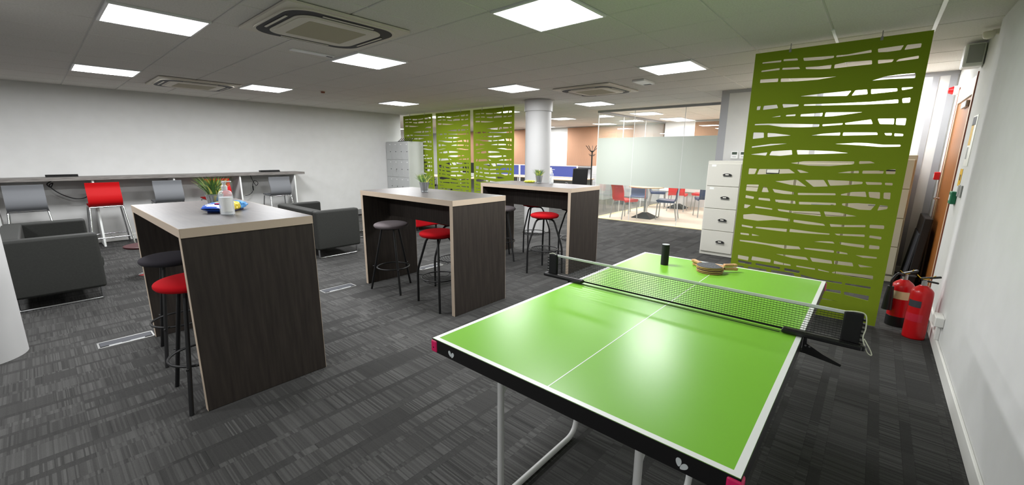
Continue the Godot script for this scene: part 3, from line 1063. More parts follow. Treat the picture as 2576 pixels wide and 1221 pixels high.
# ================================================================ high tables and stools
func build_high_tables() -> void:
	var first: Node3D = null
	var rows := [[-3.45, -0.80, "nearest dark wood high table, carrying the wet wipes and hand gel"], [-3.471, -2.677, "middle dark wood high table with one small potted grass on it"], [-3.475, -4.532, "furthest dark wood high table, in front of the white column"]]
	for r in rows:
		if first == null:
			first = high_table(r[2], Vector3(r[0], 0, r[1]))
		else:
			copy(first, r[2], Vector3(r[0], 0, r[1]))
	var ring_red := stool("red_fabric", false, "red round bar stool under the nearest high table", Vector3(-2.93, 0, -0.52), 32)
	var ring_dark := stool("dark_fabric", false, "dark grey round bar stool under the nearest high table", Vector3(-3.70, 0, -0.56), 156)
	var ring_grey := stool("grey_fabric", false, "light grey round bar stool at the left of the middle high table", Vector3(-3.816, 0, -2.43), 19)
	var bask_red := stool("red_fabric", true, "red basket bar stool at the near side of the middle high table", Vector3(-3.07, 0, -2.46), 40)
	copy(bask_red, "red basket bar stool at the far side of the middle high table", Vector3(-3.52, 0, -3.04), deg_to_rad(-100))
	copy(bask_red, "red basket bar stool in front of the furthest high table", Vector3(-3.05, 0, -4.13), deg_to_rad(-109))
	copy(bask_red, "red basket bar stool behind the furthest high table, before the white column", Vector3(-3.88, 0, -4.98), deg_to_rad(-90))
	copy(ring_grey, "grey bar stool at the left end of the furthest high table", Vector3(-3.87, 0, -4.26), deg_to_rad(-10))
	stool("dark_fabric", true, "dark basket bar stool behind the furthest high table at its right end", Vector3(-3.17, 0, -4.98), 62)

func high_table(label: String, at: Vector3) -> Node3D:
	var t := thing("high_table", label, "high table", at, 0.0, "dark wood high tables")
	var hx := 0.763
	var hz := 0.3425
	var H := 1.061
	var top := obj("table_top", span(ms(), Vector3(-hx + 0.002, H - 0.05, -hz + 0.002), Vector3(hx - 0.002, H, hz - 0.002), 0.001), M.dark_wood_top, t)
	for s in [-1.0, 1.0]:
		obj("edge_band", span(ms(), Vector3(-hx, H - 0.05, s * (hz - 0.002)), Vector3(hx, H - 0.0005, s * hz)), M.edge_beige, top)
		obj("edge_band", span(ms(), Vector3(s * (hx - 0.002), H - 0.05, -hz), Vector3(s * hx, H - 0.0005, hz)), M.edge_beige, top)
		var p := obj("side_panel", span(ms(), Vector3(s * (hx - 0.042), 0.002, -hz + 0.003), Vector3(s * (hx - 0.003), H - 0.0505, hz - 0.003), 0.001), M.dark_wood, t)
		for q in [-1.0, 1.0]:
			obj("edge_band", span(ms(), Vector3(s * (hx - 0.042), 0.002, q * (hz - 0.003)), Vector3(s * (hx - 0.003), H - 0.0505, q * (hz - 0.001))), M.edge_beige, p)
	obj("modesty_panel", span(ms(), Vector3(-hx + 0.042, 0.755, -0.012), Vector3(hx - 0.042, H - 0.0505, 0.012), 0.001), M.dark_wood, t)
	return t

func stool(seat_mat: String, basket: bool, label: String, at: Vector3, foot_deg: float) -> Node3D:
	var colour := "red" if seat_mat == "red_fabric" else ("dark" if seat_mat == "dark_fabric" else "grey")
	var t := thing("bar_stool", label, "bar stool", at, deg_to_rad(-foot_deg), "round bar stools at the high tables")
	var r := 0.178
	obj("seat", lathe(ms(), smooth2([Vector2(0, 0.688), Vector2(r - 0.03, 0.690), Vector2(r - 0.006, 0.700), Vector2(r, 0.714), Vector2(r - 0.008, 0.729), Vector2(r - 0.045, 0.742), Vector2(r - 0.11, 0.748), Vector2(0, 0.749)], 3), 36, Vector3.ZERO, true), M[seat_mat], t)
	obj("seat_plate", cyl(ms(), Vector3(0, 0.676, 0), 0.115, 0.014, 24), M.black_metal, t)
	for k in 3:
		var a := TAU * k / 3
		var d := Vector3(cos(a), 0, sin(a))
		var pts: Array
		if basket:
			pts = bend([d * 0.03 + Vector3(0, 0.672, 0), d * 0.125 + Vector3(0, 0.668, 0), d * 0.245 + Vector3(0, 0.33, 0), d * 0.25 + Vector3(0, 0.001, 0)], 0.06, 5)
		else:
			pts = [d * 0.10 + Vector3(0, 0.682, 0), d * 0.25 + Vector3(0, 0.001, 0)]
		obj("leg", tube(ms(), pts, 0.0115, 10), M.black_metal, t)
	var rg := ms()
	if basket:
		tube(rg, ring(Vector3(0, 0.285, 0), 0.175), 0.006, 6, true)
		for k in 3:
			var a := TAU * k / 3
			var d := Vector3(cos(a), 0, sin(a))
			tube(rg, [d * 0.175 + Vector3(0, 0.283, 0), d * 0.246 + Vector3(0, 0.283, 0)], 0.006, 6)
		obj("foot_ring", rg, M.black_metal, t)
		var wires := ms()
		for k in 9:
			var x := -0.14 + 0.035 * k
			var w := sqrt(0.175 * 0.175 - x * x)
			tube(wires, bend([Vector3(x, 0.285, -w), Vector3(x * 0.92, 0.248, -w * 0.8), Vector3(x * 0.92, 0.248, w * 0.8), Vector3(x, 0.285, w)], 0.03, 3), 0.0022, 5)
		obj("wire_basket", wires, M.black_metal, t)
	else:
		tube(rg, ring(Vector3(0, 0.26, 0), 0.168), 0.0075, 8, true)
		for k in 3:
			var a := TAU * k / 3
			var d := Vector3(cos(a), 0, sin(a))
			tube(rg, [d * 0.165 + Vector3(0, 0.26, 0), d * 0.222 + Vector3(0, 0.26, 0)], 0.006, 6)
		obj("foot_ring", rg, M.black_metal, t)
	return t

# ================================================================ wall counter and its chairs
func build_counter() -> void:
	var t := thing("wall_counter", "long grey wood-effect bar counter along the white left wall", "counter", Vector3(-9.16, 0, -0.9))
	obj("counter_top", span(ms(), Vector3(-0.265, 1.035, -2.82), Vector3(0.235, 1.08, 3.4), 0.002), M.counter, t)
	for k in 6:
		var z := -3.53 + 0.978 * k + 0.9
		var p := obj("support_panel", span(ms(), Vector3(-0.26, 0.0, z - 0.011), Vector3(0.20, 1.034, z + 0.011)), M.wall, t)
		obj("edge_band", span(ms(), Vector3(0.20, 0.0, z - 0.012), Vector3(0.203, 1.034, z + 0.012)), M.line_white, p)
	var chairs := [["shell_grey", 0.105, "grey shell counter chair nearest the camera at the wall counter"], ["shell_red", -0.68, "red shell counter chair left of the nearest high table"], ["shell_grey", -1.45, "grey shell counter chair between the two red ones"], ["shell_red", -2.14, "red shell counter chair behind the potted grass and hand gel"], ["shell_grey", -3.17, "grey shell counter chair at the far end of the wall counter"]]
	var pg: Node3D = null
	var pr: Node3D = null
	for c in chairs:
		var at := Vector3(-8.80, 0, c[1])
		if c[0] == "shell_grey":
			if pg == null: pg = counter_chair(c[0], c[2], at)
			else: copy(pg, c[2], at, 0.0)
		else:
			if pr == null: pr = counter_chair(c[0], c[2], at)
			else: copy(pr, c[2], at, 0.0)
	# power boxes on the counter with cables below
	for q in [[-0.30, "flat black power box on the wall counter at the left", 0.34], [-3.18, "flat black power box on the wall counter near its right end", 0.36]]:
		var b := thing("desk_power_box", q[1], "power box", Vector3(-9.28, 1.0805, q[0]), 0.0, "power boxes on the wall counter")
		var w: float = q[2] / 2
		obj("housing", prism(ms(), PackedVector2Array([Vector2(-0.05, 0), Vector2(0.05, 0), Vector2(0.05, 0.008), Vector2(0.02, 0.035), Vector2(-0.05, 0.035)]), -w, w), M.black_plastic, b)
		for k in 3:
			obj("socket", box(ms(), Vector3(0, 0, 0), Vector3(0.004, 0.022, 0.05), 0.001, Transform3D(Basis(Vector3(0, 0, 1), 0.8), Vector3(0.036, 0.022, -w * 0.55 + w * 0.55 * k))), M.apron_black, b)
	var cb := thing("power_cable", "black cable looped below the wall counter beside the red chair", "cable", Vector3(-9.3, 0.9, -0.25))
	obj("cable", tube(ms(), smooth3([Vector3(0, 0.13, 0.05), Vector3(0, 0.08, 0.12), Vector3(0.01, 0.03, 0.09), Vector3(0.01, 0.09, 0.06), Vector3(0.01, 0.05, 0.10), Vector3(0.02, -0.06, 0.02), Vector3(0.02, -0.14, -0.10), Vector3(0.02, -0.16, -0.2), Vector3(0.02, -0.12, -0.28), Vector3(0.01, 0.02, -0.31), Vector3(0, 0.05, -0.31)], 6), 0.007, 6), M.black_plastic, cb)
	obj("plug", rbox(ms(), Vector3(0.0, 0.055, -0.31), Vector3(0.04, 0.05, 0.05), 0.01, 2), M.black_plastic, cb)
	cb = thing("power_cable", "short black cable with a loop below the far end of the wall counter", "cable", Vector3(-9.3, 0.9, -2.86))
	obj("cable", tube(ms(), smooth3([Vector3(0, 0.13, 0.03), Vector3(0, 0.02, 0.0), Vector3(0, -0.08, -0.05), Vector3(0, -0.03, -0.09), Vector3(0.01, 0.02, -0.03), Vector3(0.01, -0.06, 0.01), Vector3(0.01, -0.18, 0.02), Vector3(0.0, -0.25, 0.08), Vector3(0, -0.27, 0.16)], 6), 0.0055, 6), M.black_plastic, cb)
	obj("connector", rbox(ms(), Vector3(0.01, -0.13, 0.012), Vector3(0.02, 0.09, 0.02), 0.006, 2), M.black_plastic, cb)

func counter_chair(key: String, label: String, at: Vector3) -> Node3D:   # faces -x, its back towards the room
	var t := thing("counter_chair", label, "counter chair", at, 0.0, "shell chairs at the wall counter")
	var prof := smooth2([Vector2(-0.38, 0.655), Vector2(-0.34, 0.664), Vector2(-0.18, 0.650), Vector2(-0.05, 0.648), Vector2(0.015, 0.668), Vector2(0.048, 0.725), Vector2(0.045, 0.80), Vector2(0.012, 0.875), Vector2(-0.008, 0.935), Vector2(0.0, 1.0)], 4)
	obj("shell", sheet(ms(), prof, 0.014, -0.19, 0.19), M[key], t)
	for s in [-1.0, 1.0]:
		obj("side_frame", tube(ms(), bend([Vector3(0.13, 0.006, s * 0.235), Vector3(0.01, 0.635, s * 0.185), Vector3(-0.33, 0.640, s * 0.185), Vector3(-0.42, 0.006, s * 0.235)], 0.035, 5), 0.0125, 8), M.chrome, t)
	obj("seat_rail", tube(ms(), [Vector3(0.005, 0.634, -0.19), Vector3(0.005, 0.634, 0.19)], 0.009, 8), M.chrome, t)
	obj("seat_rail", tube(ms(), [Vector3(-0.30, 0.638, -0.19), Vector3(-0.30, 0.638, 0.19)], 0.009, 8), M.chrome, t)
	obj("foot_rail", tube(tube(tube(ms(), [Vector3(0.098, 0.17, -0.222), Vector3(0.098, 0.17, 0.222)], 0.009, 8), [Vector3(-0.40, 0.17, -0.222), Vector3(-0.40, 0.17, 0.222)], 0.009, 8), [Vector3(0.098, 0.17, 0), Vector3(-0.40, 0.17, 0)], 0.007, 8), M.chrome, t)
	for q in [[0.13, -1], [0.13, 1], [-0.42, -1], [-0.42, 1]]:
		obj("glide", cyl(ms(), Vector3(q[0], 0, q[1] * 0.235), 0.013, 0.012, 10), M.black_plastic, t)
	return t

# ================================================================ lounge
func build_lounge() -> void:
	var a := sofa("dark grey tub sofa at the left, partly behind the white pillar", Vector3(-6.40, 0, -0.015), 1.44)
	var b := sofa("dark grey tub sofa between the nearest and the middle high table", Vector3(-6.34, 0, -2.765), 1.34)
	var t := thing("coffee_table", "low round dark coffee table with a chrome leg beside the left sofa", "coffee table", Vector3(-6.53, 0, -0.77))
	obj("table_top", lathe(ms(), [Vector2(0, 0.34), Vector2(0.19, 0.34), Vector2(0.20, 0.35), Vector2(0.20, 0.362), Vector2(0.19, 0.366), Vector2(0, 0.366)], 40), M.maroon, t)
	obj("leg", cyl(ms(), Vector3(0, 0.01, 0), 0.022, 0.331, 16), M.chrome, t)
	obj("base_plate", lathe(ms(), [Vector2(0, 0), Vector2(0.11, 0), Vector2(0.11, 0.006), Vector2(0.03, 0.014), Vector2(0, 0.014)], 32), M.chrome, t)
	t = thing("coffee_table", "low square black coffee table in front of the right sofa", "coffee table", Vector3(-7.0, 0, -3.90))
	obj("table_top", box(ms(), Vector3(0, 0.41, 0), Vector3(0.6, 0.03, 0.6), 0.004), M.apron_black, t)
	for s in [-1.0, 1.0]:
		obj("leg_frame", tube(ms(), bend([Vector3(s * 0.27, 0.395, -0.27), Vector3(s * 0.27, 0.009, -0.27), Vector3(s * 0.27, 0.009, 0.27), Vector3(s * 0.27, 0.395, 0.27)], 0.03, 4), 0.009, 8), M.chrome, t)
	t = thing("low_seat", "red low upholstered seat far behind the middle high table", "seat", Vector3(-6.75, 0, -4.95))
	obj("seat_block", rbox(ms(), Vector3(0, 0.25, 0), Vector3(0.62, 0.34, 0.58), 0.04, 3), M.red_fabric, t)
	for q in [[-1, -1], [1, -1], [1, 1], [-1, 1]]:
		obj("leg", cyl(ms(), Vector3(q[0] * 0.24, 0, q[1] * 0.22), 0.018, 0.09, 12), M.black_metal, t)

func sofa(label: String, at: Vector3, w: float) -> Node3D:   # back at +z, opens towards -z
	var t := thing("sofa", label, "sofa", at, 0.0, "dark grey tub sofas")
	var d := 0.64
	var y0 := 0.13
	var y1 := 0.675
	obj("backrest", rbox(ms(), Vector3(0, (y0 + y1) / 2, d / 2 - 0.075), Vector3(w - 0.23, y1 - y0 - 0.002, 0.15), 0.02, 4), M.sofa, t)
	for s in [-1.0, 1.0]:
		obj("arm", rbox(ms(), Vector3(s * (w / 2 - 0.06), (y0 + y1) / 2, -0.004), Vector3(0.12, y1 - y0, d - 0.008), 0.028, 4), M.sofa, t)
		var leg := obj("sled_leg", tube(ms(), bend([Vector3(s * (w / 2 - 0.06), y0 + 0.01, -d / 2 + 0.04), Vector3(s * (w / 2 - 0.06), 0.012, -d / 2 + 0.04), Vector3(s * (w / 2 - 0.06), 0.012, d / 2 - 0.04), Vector3(s * (w / 2 - 0.06), y0 + 0.01, d / 2 - 0.04)], 0.01, 3), 0.012, 8), M.chrome, t)
	obj("seat_base", rbox(ms(), Vector3(0, 0.22, -0.06), Vector3(w - 0.22, 0.17, d - 0.13), 0.02, 2), M.sofa, t)
	obj("seat_cushion", rbox(ms(), Vector3(0, 0.365, -0.10), Vector3(w - 0.245, 0.15, d - 0.16), 0.05, 4), M.sofa, t)
	return t

# ================================================================ lockers
func build_lockers() -> void:
	var t := thing("locker_bank", "bank of grey metal lockers at the end of the white left wall", "lockers", Vector3(-8.945, 0, -6.20))
	var w := 0.93
	var H := 1.75
	var d := 0.44
	obj("carcass", span(ms(), Vector3(-w / 2, 0.0, -d / 2), Vector3(w / 2, H, d / 2 - 0.004), 0.004), M.locker, t)
	var cw := w / 4
	var rh := (H - 0.06) / 4
	for i in 4:
		for j in 4:
			var x := -w / 2 + cw * (i + 0.5)
			var y := 0.05 + rh * (j + 0.5)
			var dr := obj("locker_door", box(ms(), Vector3(x, y, d / 2 + 0.004), Vector3(cw - 0.004, rh - 0.004, 0.014), 0.002), M.locker_door, t)
			obj("lock", cyl(ms(), Vector3.ZERO, 0.010, 0.008, 10, Transform3D(Basis(Vector3.RIGHT, PI / 2), Vector3(x + cw * 0.32, y - 0.02, d / 2 + 0.010))), M.slot_black, dr)
			obj("number_plate", box(ms(), Vector3(x + cw * 0.26, y + rh * 0.36, d / 2 + 0.0115), Vector3(0.04, 0.02, 0.002)), M.white_plastic, dr)
	obj("key", box(ms(), Vector3(-w / 2 + cw * 1.82, 0.05 + rh * 2.5 - 0.05, d / 2 + 0.026), Vector3(0.014, 0.06, 0.006), 0.002), M.steel_grey, t)
	var wr := thing("wire_rack", "black curled wire rack lying on top of the grey lockers", "rack", Vector3(-8.72, H + 0.001, -6.10))
	var st := ms()
	for k in 7:
		var x := -0.26 + 0.085 * k
		tube(st, smooth3([Vector3(x, 0.004, 0.05), Vector3(x + 0.03, 0.03, 0.03), Vector3(x + 0.06, 0.07, 0.0), Vector3(x + 0.035, 0.085, -0.02), Vector3(x + 0.02, 0.06, -0.02)], 4), 0.007, 6)
	tube(st, [Vector3(-0.28, 0.007, 0.05), Vector3(0.30, 0.007, 0.05)], 0.006, 6)
	obj("wires", st, M.black_metal, wr)

# ================================================================ cabinets behind the large screen
func build_cabinets() -> void:
	var t := thing("filing_cabinet", "off-white four-drawer filing cabinet left of the large green screen", "filing cabinet", Vector3(-1.643, 0, -6.81))
	var w := 0.456
	var H := 1.385
	var d := 0.60
	obj("carcass", span(ms(), Vector3(-w / 2, 0, -d / 2), Vector3(w / 2, H, d / 2 - 0.002), 0.004), M.cabinet, t)
	for k in 4:
		var y := 0.05 + 0.325 * (k + 0.5)
		var dr := obj("drawer", box(ms(), Vector3(0, y, d / 2 + 0.006), Vector3(w - 0.03, 0.317, 0.018), 0.003), M.cabinet, t)
		var p := PackedVector2Array()
		for q in 17:
			var a := PI * q / 16
			p.append(Vector2(cos(a) * 0.058, -0.012 + sin(a) * 0.026))
		var hd := obj("handle", prism(ms(), p, 0.014, 0.045, Transform3D(Basis.IDENTITY, Vector3(0.05, y + 0.01, d / 2))), M.black_plastic, dr)
		obj("recess", box(ms(), Vector3(0.05, y - 0.012, d / 2 + 0.0145), Vector3(0.10, 0.028, 0.002)), M.grey_plastic, dr)
		obj("handle_label", box(ms(), Vector3(0.05, y + 0.008, d / 2 + 0.046), Vector3(0.044, 0.013, 0.002)), M.paper, hd)
		if k >= 2:
			obj("paper_label", box(ms(), Vector3(-0.14, y + 0.13, d / 2 + 0.016), Vector3(0.06, 0.03, 0.001)), M.line_white, dr)
	var rows := [[-1.087, 0.615, 1.40, "beige cabinet behind the large screen, next to the off-white filing cabinet"], [-0.496, 0.559, 1.42, "beige drawer cabinet behind the middle of the large green screen"], [0.0553, 0.5355, 1.478, "beige drawer cabinet behind the right edge of the large green screen"]]
	for r in rows:
		var c := thing("drawer_cabinet", r[3], "cabinet", Vector3(r[0], 0, -6.83), 0.0, "beige cabinets behind the large green screen")
		var cw: float = r[1]
		var ch: float = r[2]
		obj("carcass", span(ms(), Vector3(-cw / 2, 0, -0.30), Vector3(cw / 2, ch, 0.318), 0.004), M.cabinet_beige, c)
		obj("plinth_line", box(ms(), Vector3(0, 0.075, 0.3185), Vector3(cw - 0.02, 0.006, 0.003)), M.slot_black, c)
		var n := 4
		var rh := (ch - 0.13) / n
		for k in n:
			var y := 0.085 + rh * (k + 0.5)
			var dr := obj("drawer", box(ms(), Vector3(0, y, 0.324), Vector3(cw - 0.03, rh - 0.012, 0.018), 0.003), M.cabinet_beige, c)
			obj("pull", box(ms(), Vector3(0.02, y - rh * 0.10, 0.334), Vector3(0.20, 0.014, 0.008), 0.003), M.grey_plastic, dr)
			obj("catch", box(ms(), Vector3(0.135, y - rh * 0.10, 0.336), Vector3(0.03, 0.02, 0.010), 0.003), M.slot_black, dr)
			if k == 3:
				obj("label_holder", box(ms(), Vector3(0.04, y + rh * 0.18, 0.334), Vector3(0.15, 0.06, 0.006), 0.002), M.slot_black, dr)
				obj("label_card", box(ms(), Vector3(0.04, y + rh * 0.20, 0.338), Vector3(0.135, 0.042, 0.002)), M.paper, dr)
	# two thermostats on the partition above
	for q in [[-1.692, "white thermostat on the wall above the off-white filing cabinet"], [-1.57, "second white thermostat, half hidden by the large green screen"]]:
		var th := thing("thermostat", q[1], "thermostat", Vector3(q[0], 1.47, -7.165), 0.0, "thermostats above the filing cabinet")
		obj("case", box(ms(), Vector3(0, 0, 0), Vector3(0.1, 0.115, 0.016), 0.004), M.white_plastic, th)
		obj("display", box(ms(), Vector3(0, 0.026, 0.0085), Vector3(0.07, 0.038, 0.002)), M.lcd, th)
		obj("button_row", box(ms(), Vector3(0, -0.025, 0.0085), Vector3(0.05, 0.008, 0.003)), M.grey_plastic, th)
	var lb := thing("folded_board", "dark board leaning in the corner between the cabinets and the door", "board", Vector3(0.45, 0, -6.60), 0.0)
	obj("board", box(ms(), Vector3(0, 0.40, 0), Vector3(0.07, 0.80, 0.62), 0.006, Transform3D(Basis(Vector3(0, 0, 1), -0.06), Vector3(0.0, 0.004, 0))), M.apron_black, lb)
	obj("backing", box(ms(), Vector3(-0.05, 0.31, 0.02), Vector3(0.02, 0.62, 0.55), 0.004, Transform3D(Basis(Vector3(0, 0, 1), -0.10), Vector3(-0.01, 0.004, 0))), M.mark_dark, lb)

# ================================================================ right wall: door, signs, extinguishers
func build_right_wall() -> void:
	var d := struct("door_1", span(ms(), Vector3(0.572, 0.005, -5.80), Vector3(0.617, 2.02, -6.76), 0.002), M.door_wood)
	d.set_meta("label", "brown wooden door in the right wall")
	var fr := ms()
	span(fr, Vector3(0.560, 0, -5.715), Vector3(0.70, 2.18, -5.80))
	obj("frame_post", fr, M.architrave, d)
	obj("frame_post", span(ms(), Vector3(0.560, 0, -6.76), Vector3(0.70, 2.18, -6.845)), M.architrave, d)
	obj("outer_trim", span(ms(), Vector3(0.556, 0, -5.69), Vector3(0.566, 2.21, -5.716), 0.002), M.frame_wood, d)
	obj("outer_trim", span(ms(), Vector3(0.556, 0, -6.844), Vector3(0.566, 2.21, -6.862), 0.002), M.frame_wood, d)
	obj("over_panel", span(ms(), Vector3(0.562, 2.03, -5.80), Vector3(0.70, 2.19, -6.76)), M.trim_white, d)
	obj("door_closer", span(ms(), Vector3(0.545, 1.93, -5.95), Vector3(0.572, 1.99, -6.25), 0.004), M.steel_grey, d)
	obj("handle", tube(ms(), bend([Vector3(0.575, 1.0, -6.70), Vector3(0.53, 1.0, -6.70), Vector3(0.53, 1.0, -6.58)], 0.015, 3), 0.009, 8), M.chrome, d)

	var n := thing("wall_notice", "white notice with yellow and dark printing beside the door", "notice", Vector3(0.5635, 1.59, -5.28))
	obj("sheet", box(ms(), Vector3.ZERO, Vector3(0.002, 0.42, 0.24)), M.line_white, n)
	obj("yellow_block", box(ms(), Vector3(-0.0012, 0.05, -0.05), Vector3(0.001, 0.17, 0.12)), M.yellow, n)
	obj("dark_block", box(ms(), Vector3(-0.0012, 0.165, -0.02), Vector3(0.001, 0.07, 0.18)), M.mark_dark, n)
	obj("text_lines", box(ms(), Vector3(-0.0012, -0.10, -0.06), Vector3(0.001, 0.10, 0.08)), M.grey_plastic, n)
	n = thing("wall_sticker", "small yellow sign on the wall below the notice", "sign", Vector3(0.5635, 1.28, -5.40))
	obj("sheet", box(ms(), Vector3.ZERO, Vector3(0.002, 0.15, 0.14)), M.yellow, n)
	obj("print", box(ms(), Vector3(-0.0012, 0.0, 0.0), Vector3(0.001, 0.05, 0.05)), M.mark_dark, n)
	n = thing("light_switch", "grey switch plates on the wall above the green box", "switch", Vector3(0.56, 1.17, -5.22))
	obj("plate", box(ms(), Vector3(0, 0, 0.06), Vector3(0.01, 0.10, 0.09), 0.002), M.grey_plastic, n)
	obj("plate", box(ms(), Vector3(0, 0, -0.06), Vector3(0.01, 0.10, 0.09), 0.002), M.grey_plastic, n)
	n = thing("door_release", "green emergency door release box beside the door frame", "call point", Vector3(0.545, 1.10, -5.40))
	obj("case", box(ms(), Vector3.ZERO, Vector3(0.04, 0.11, 0.12), 0.006), M.green_box, n)
	obj("window", box(ms(), Vector3(-0.0205, 0, 0), Vector3(0.002, 0.05, 0.06)), M.white_plastic, n)
	n = thing("alarm_sounder", "red fire alarm sounder high on the wall beyond the door", "alarm", Vector3(0.50, 2.20, -7.03))
	obj("base", lathe(ms(), [Vector2(0, 0), Vector2(0.05, 0), Vector2(0.05, 0.04), Vector2(0, 0.04)], 20, Vector3.ZERO, false, Transform3D(Basis(Vector3(0, 0, 1), PI / 2), Vector3(0.065, 0, 0))), M.white_plastic, n)
	obj("horn", lathe(ms(), [Vector2(0, -0.045), Vector2(0.03, -0.04), Vector2(0.046, 0.0), Vector2(0, 0)], 20, Vector3.ZERO, false, Transform3D(Basis(Vector3(0, 0, 1), -PI / 2), Vector3(0.025, 0, 0))), M.red_paint, n)
	n = thing("alarm_call_point", "small red fire alarm call point on the wall beyond the door", "call point", Vector3(0.54, 1.24, -7.02))
	obj("case", box(ms(), Vector3.ZERO, Vector3(0.05, 0.09, 0.09), 0.006), M.red_paint, n)
	obj("glass", box(ms(), Vector3(-0.026, 0, 0), Vector3(0.002, 0.045, 0.045)), M.white_plastic, n)
	n = thing("wall_speaker", "white wall speaker box with a grey side high above the door", "speaker", Vector3(0.495, 2.325, -5.60))
	obj("case", box(ms(), Vector3.ZERO, Vector3(0.125, 0.19, 0.17), 0.008), M.white_plastic, n)
	obj("side_grille", box(ms(), Vector3(0.005, 0.01, 0.0855), Vector3(0.095, 0.15, 0.004), 0.002), M.grey_plastic, n)
	obj("bracket", box(ms(), Vector3(0.073, 0.02, 0.0), Vector3(0.02, 0.05, 0.08)), M.steel_grey, n)
	n = thing("motion_sensor", "round cream motion sensor under the ceiling at the corner of the right wall", "sensor", Vector3(0.505, 2.385, -5.02))
	obj("dome", lathe(ms(), smooth2([Vector2(0, -0.035), Vector2(0.024, -0.028), Vector2(0.034, -0.008), Vector2(0.034, 0.02), Vector2(0, 0.02)], 3), 24, Vector3.ZERO, true), M.cassette, n)
	obj("mount", box(ms(), Vector3(0.035, 0.012, 0), Vector3(0.05, 0.035, 0.04), 0.004), M.cassette, n)
	n = thing("trunking_box", "small white cable trunking box low on the right wall", "trunking", Vector3(0.505, 0.1005, -4.30))
	obj("box", box(ms(), Vector3(0, 0.16, 0), Vector3(0.05, 0.07, 0.16), 0.004), M.trim_white, n)
	obj("drop", box(ms(), Vector3(0.012, 0.0625, -0.03), Vector3(0.025, 0.125, 0.05), 0.003), M.trim_white, n)

	var e := thing("fire_extinguisher", "taller red fire extinguisher with a black label standing in front", "fire extinguisher", Vector3(0.415, 0, -4.575), 0.0, "fire extinguishers by the door")
	extinguisher(e, 0.070, 0.43, false)
	e = thing("fire_extinguisher", "red fire extinguisher with cream label and black horn, standing behind the other", "fire extinguisher", Vector3(0.315, 0, -4.83), 0.6, "fire extinguishers by the door")
	extinguisher(e, 0.075, 0.40, true)

func extinguisher(t: Node3D, r: float, h: float, horn: bool) -> void:
	obj("cylinder", lathe(ms(), smooth2([Vector2(0, 0.004), Vector2(r - 0.01, 0.0), Vector2(r, 0.012), Vector2(r, 0.2), Vector2(r, h - 0.06), Vector2(r * 0.86, h - 0.02), Vector2(r * 0.5, h + 0.005), Vector2(0.024, h + 0.015), Vector2(0, h + 0.016)], 3), 32, Vector3.ZERO, true), M.red_paint, t)
	if horn:
		obj("base_band", lathe(ms(), [Vector2(r + 0.001, 0.0), Vector2(r + 0.002, 0.0), Vector2(r + 0.002, 0.09), Vector2(r, 0.092)], 32), M.black_plastic, t)
		obj("label", arc_band(ms(), r + 0.0025, 0.25, 0.32, 0.6, 3.2), M.cream, t)
		obj("discharge_horn", lathe(ms(), [Vector2(0, 0), Vector2(0.036, 0), Vector2(0.030, 0.12), Vector2(0.022, 0.21), Vector2(0, 0.212)], 20, Vector3(-0.115, 0.15, 0.02)), M.black_plastic, t)
		obj("hose", tube(ms(), smooth3([Vector3(-0.115, 0.36, 0.02), Vector3(-0.112, 0.42, 0.02), Vector3(-0.07, 0.47, 0.012), Vector3(-0.01, h + 0.05, 0)], 5), 0.010, 8), M.black_plastic, t)
	else:
		obj("label", arc_band(ms(), r + 0.0025, 0.27, 0.325, 1.55, 2.75), M.mark_dark, t)
		obj("print_band", arc_band(ms(), r + 0.002, 0.15, 0.215, 1.2, 2.9), M.pack_red, t)
	obj("valve", cyl(ms(), Vector3(0, h + 0.01, 0), 0.018, 0.05, 16), M.steel_grey, t)
	obj("lever", box(box(ms(), Vector3(0.03, 0, 0), Vector3(0.12, 0.014, 0.026), 0.003, Transform3D(Basis(Vector3(0, 0, 1), 0.28), Vector3(0, h + 0.075, 0))), Vector3(0.03, 0, 0), Vector3(0.10, 0.012, 0.026), 0.003, Transform3D(Basis(Vector3(0, 0, 1), -0.1), Vector3(0, h + 0.055, 0))), M.black_plastic, t)
	obj("tag", tube(ms(), smooth3([Vector3(-0.05, h + 0.095, 0), Vector3(-0.02, h + 0.07, 0.01), Vector3(0.015, h + 0.075, 0.012), Vector3(0.055, h + 0.105, 0.0)], 4), 0.003, 5), M.yellow, t)

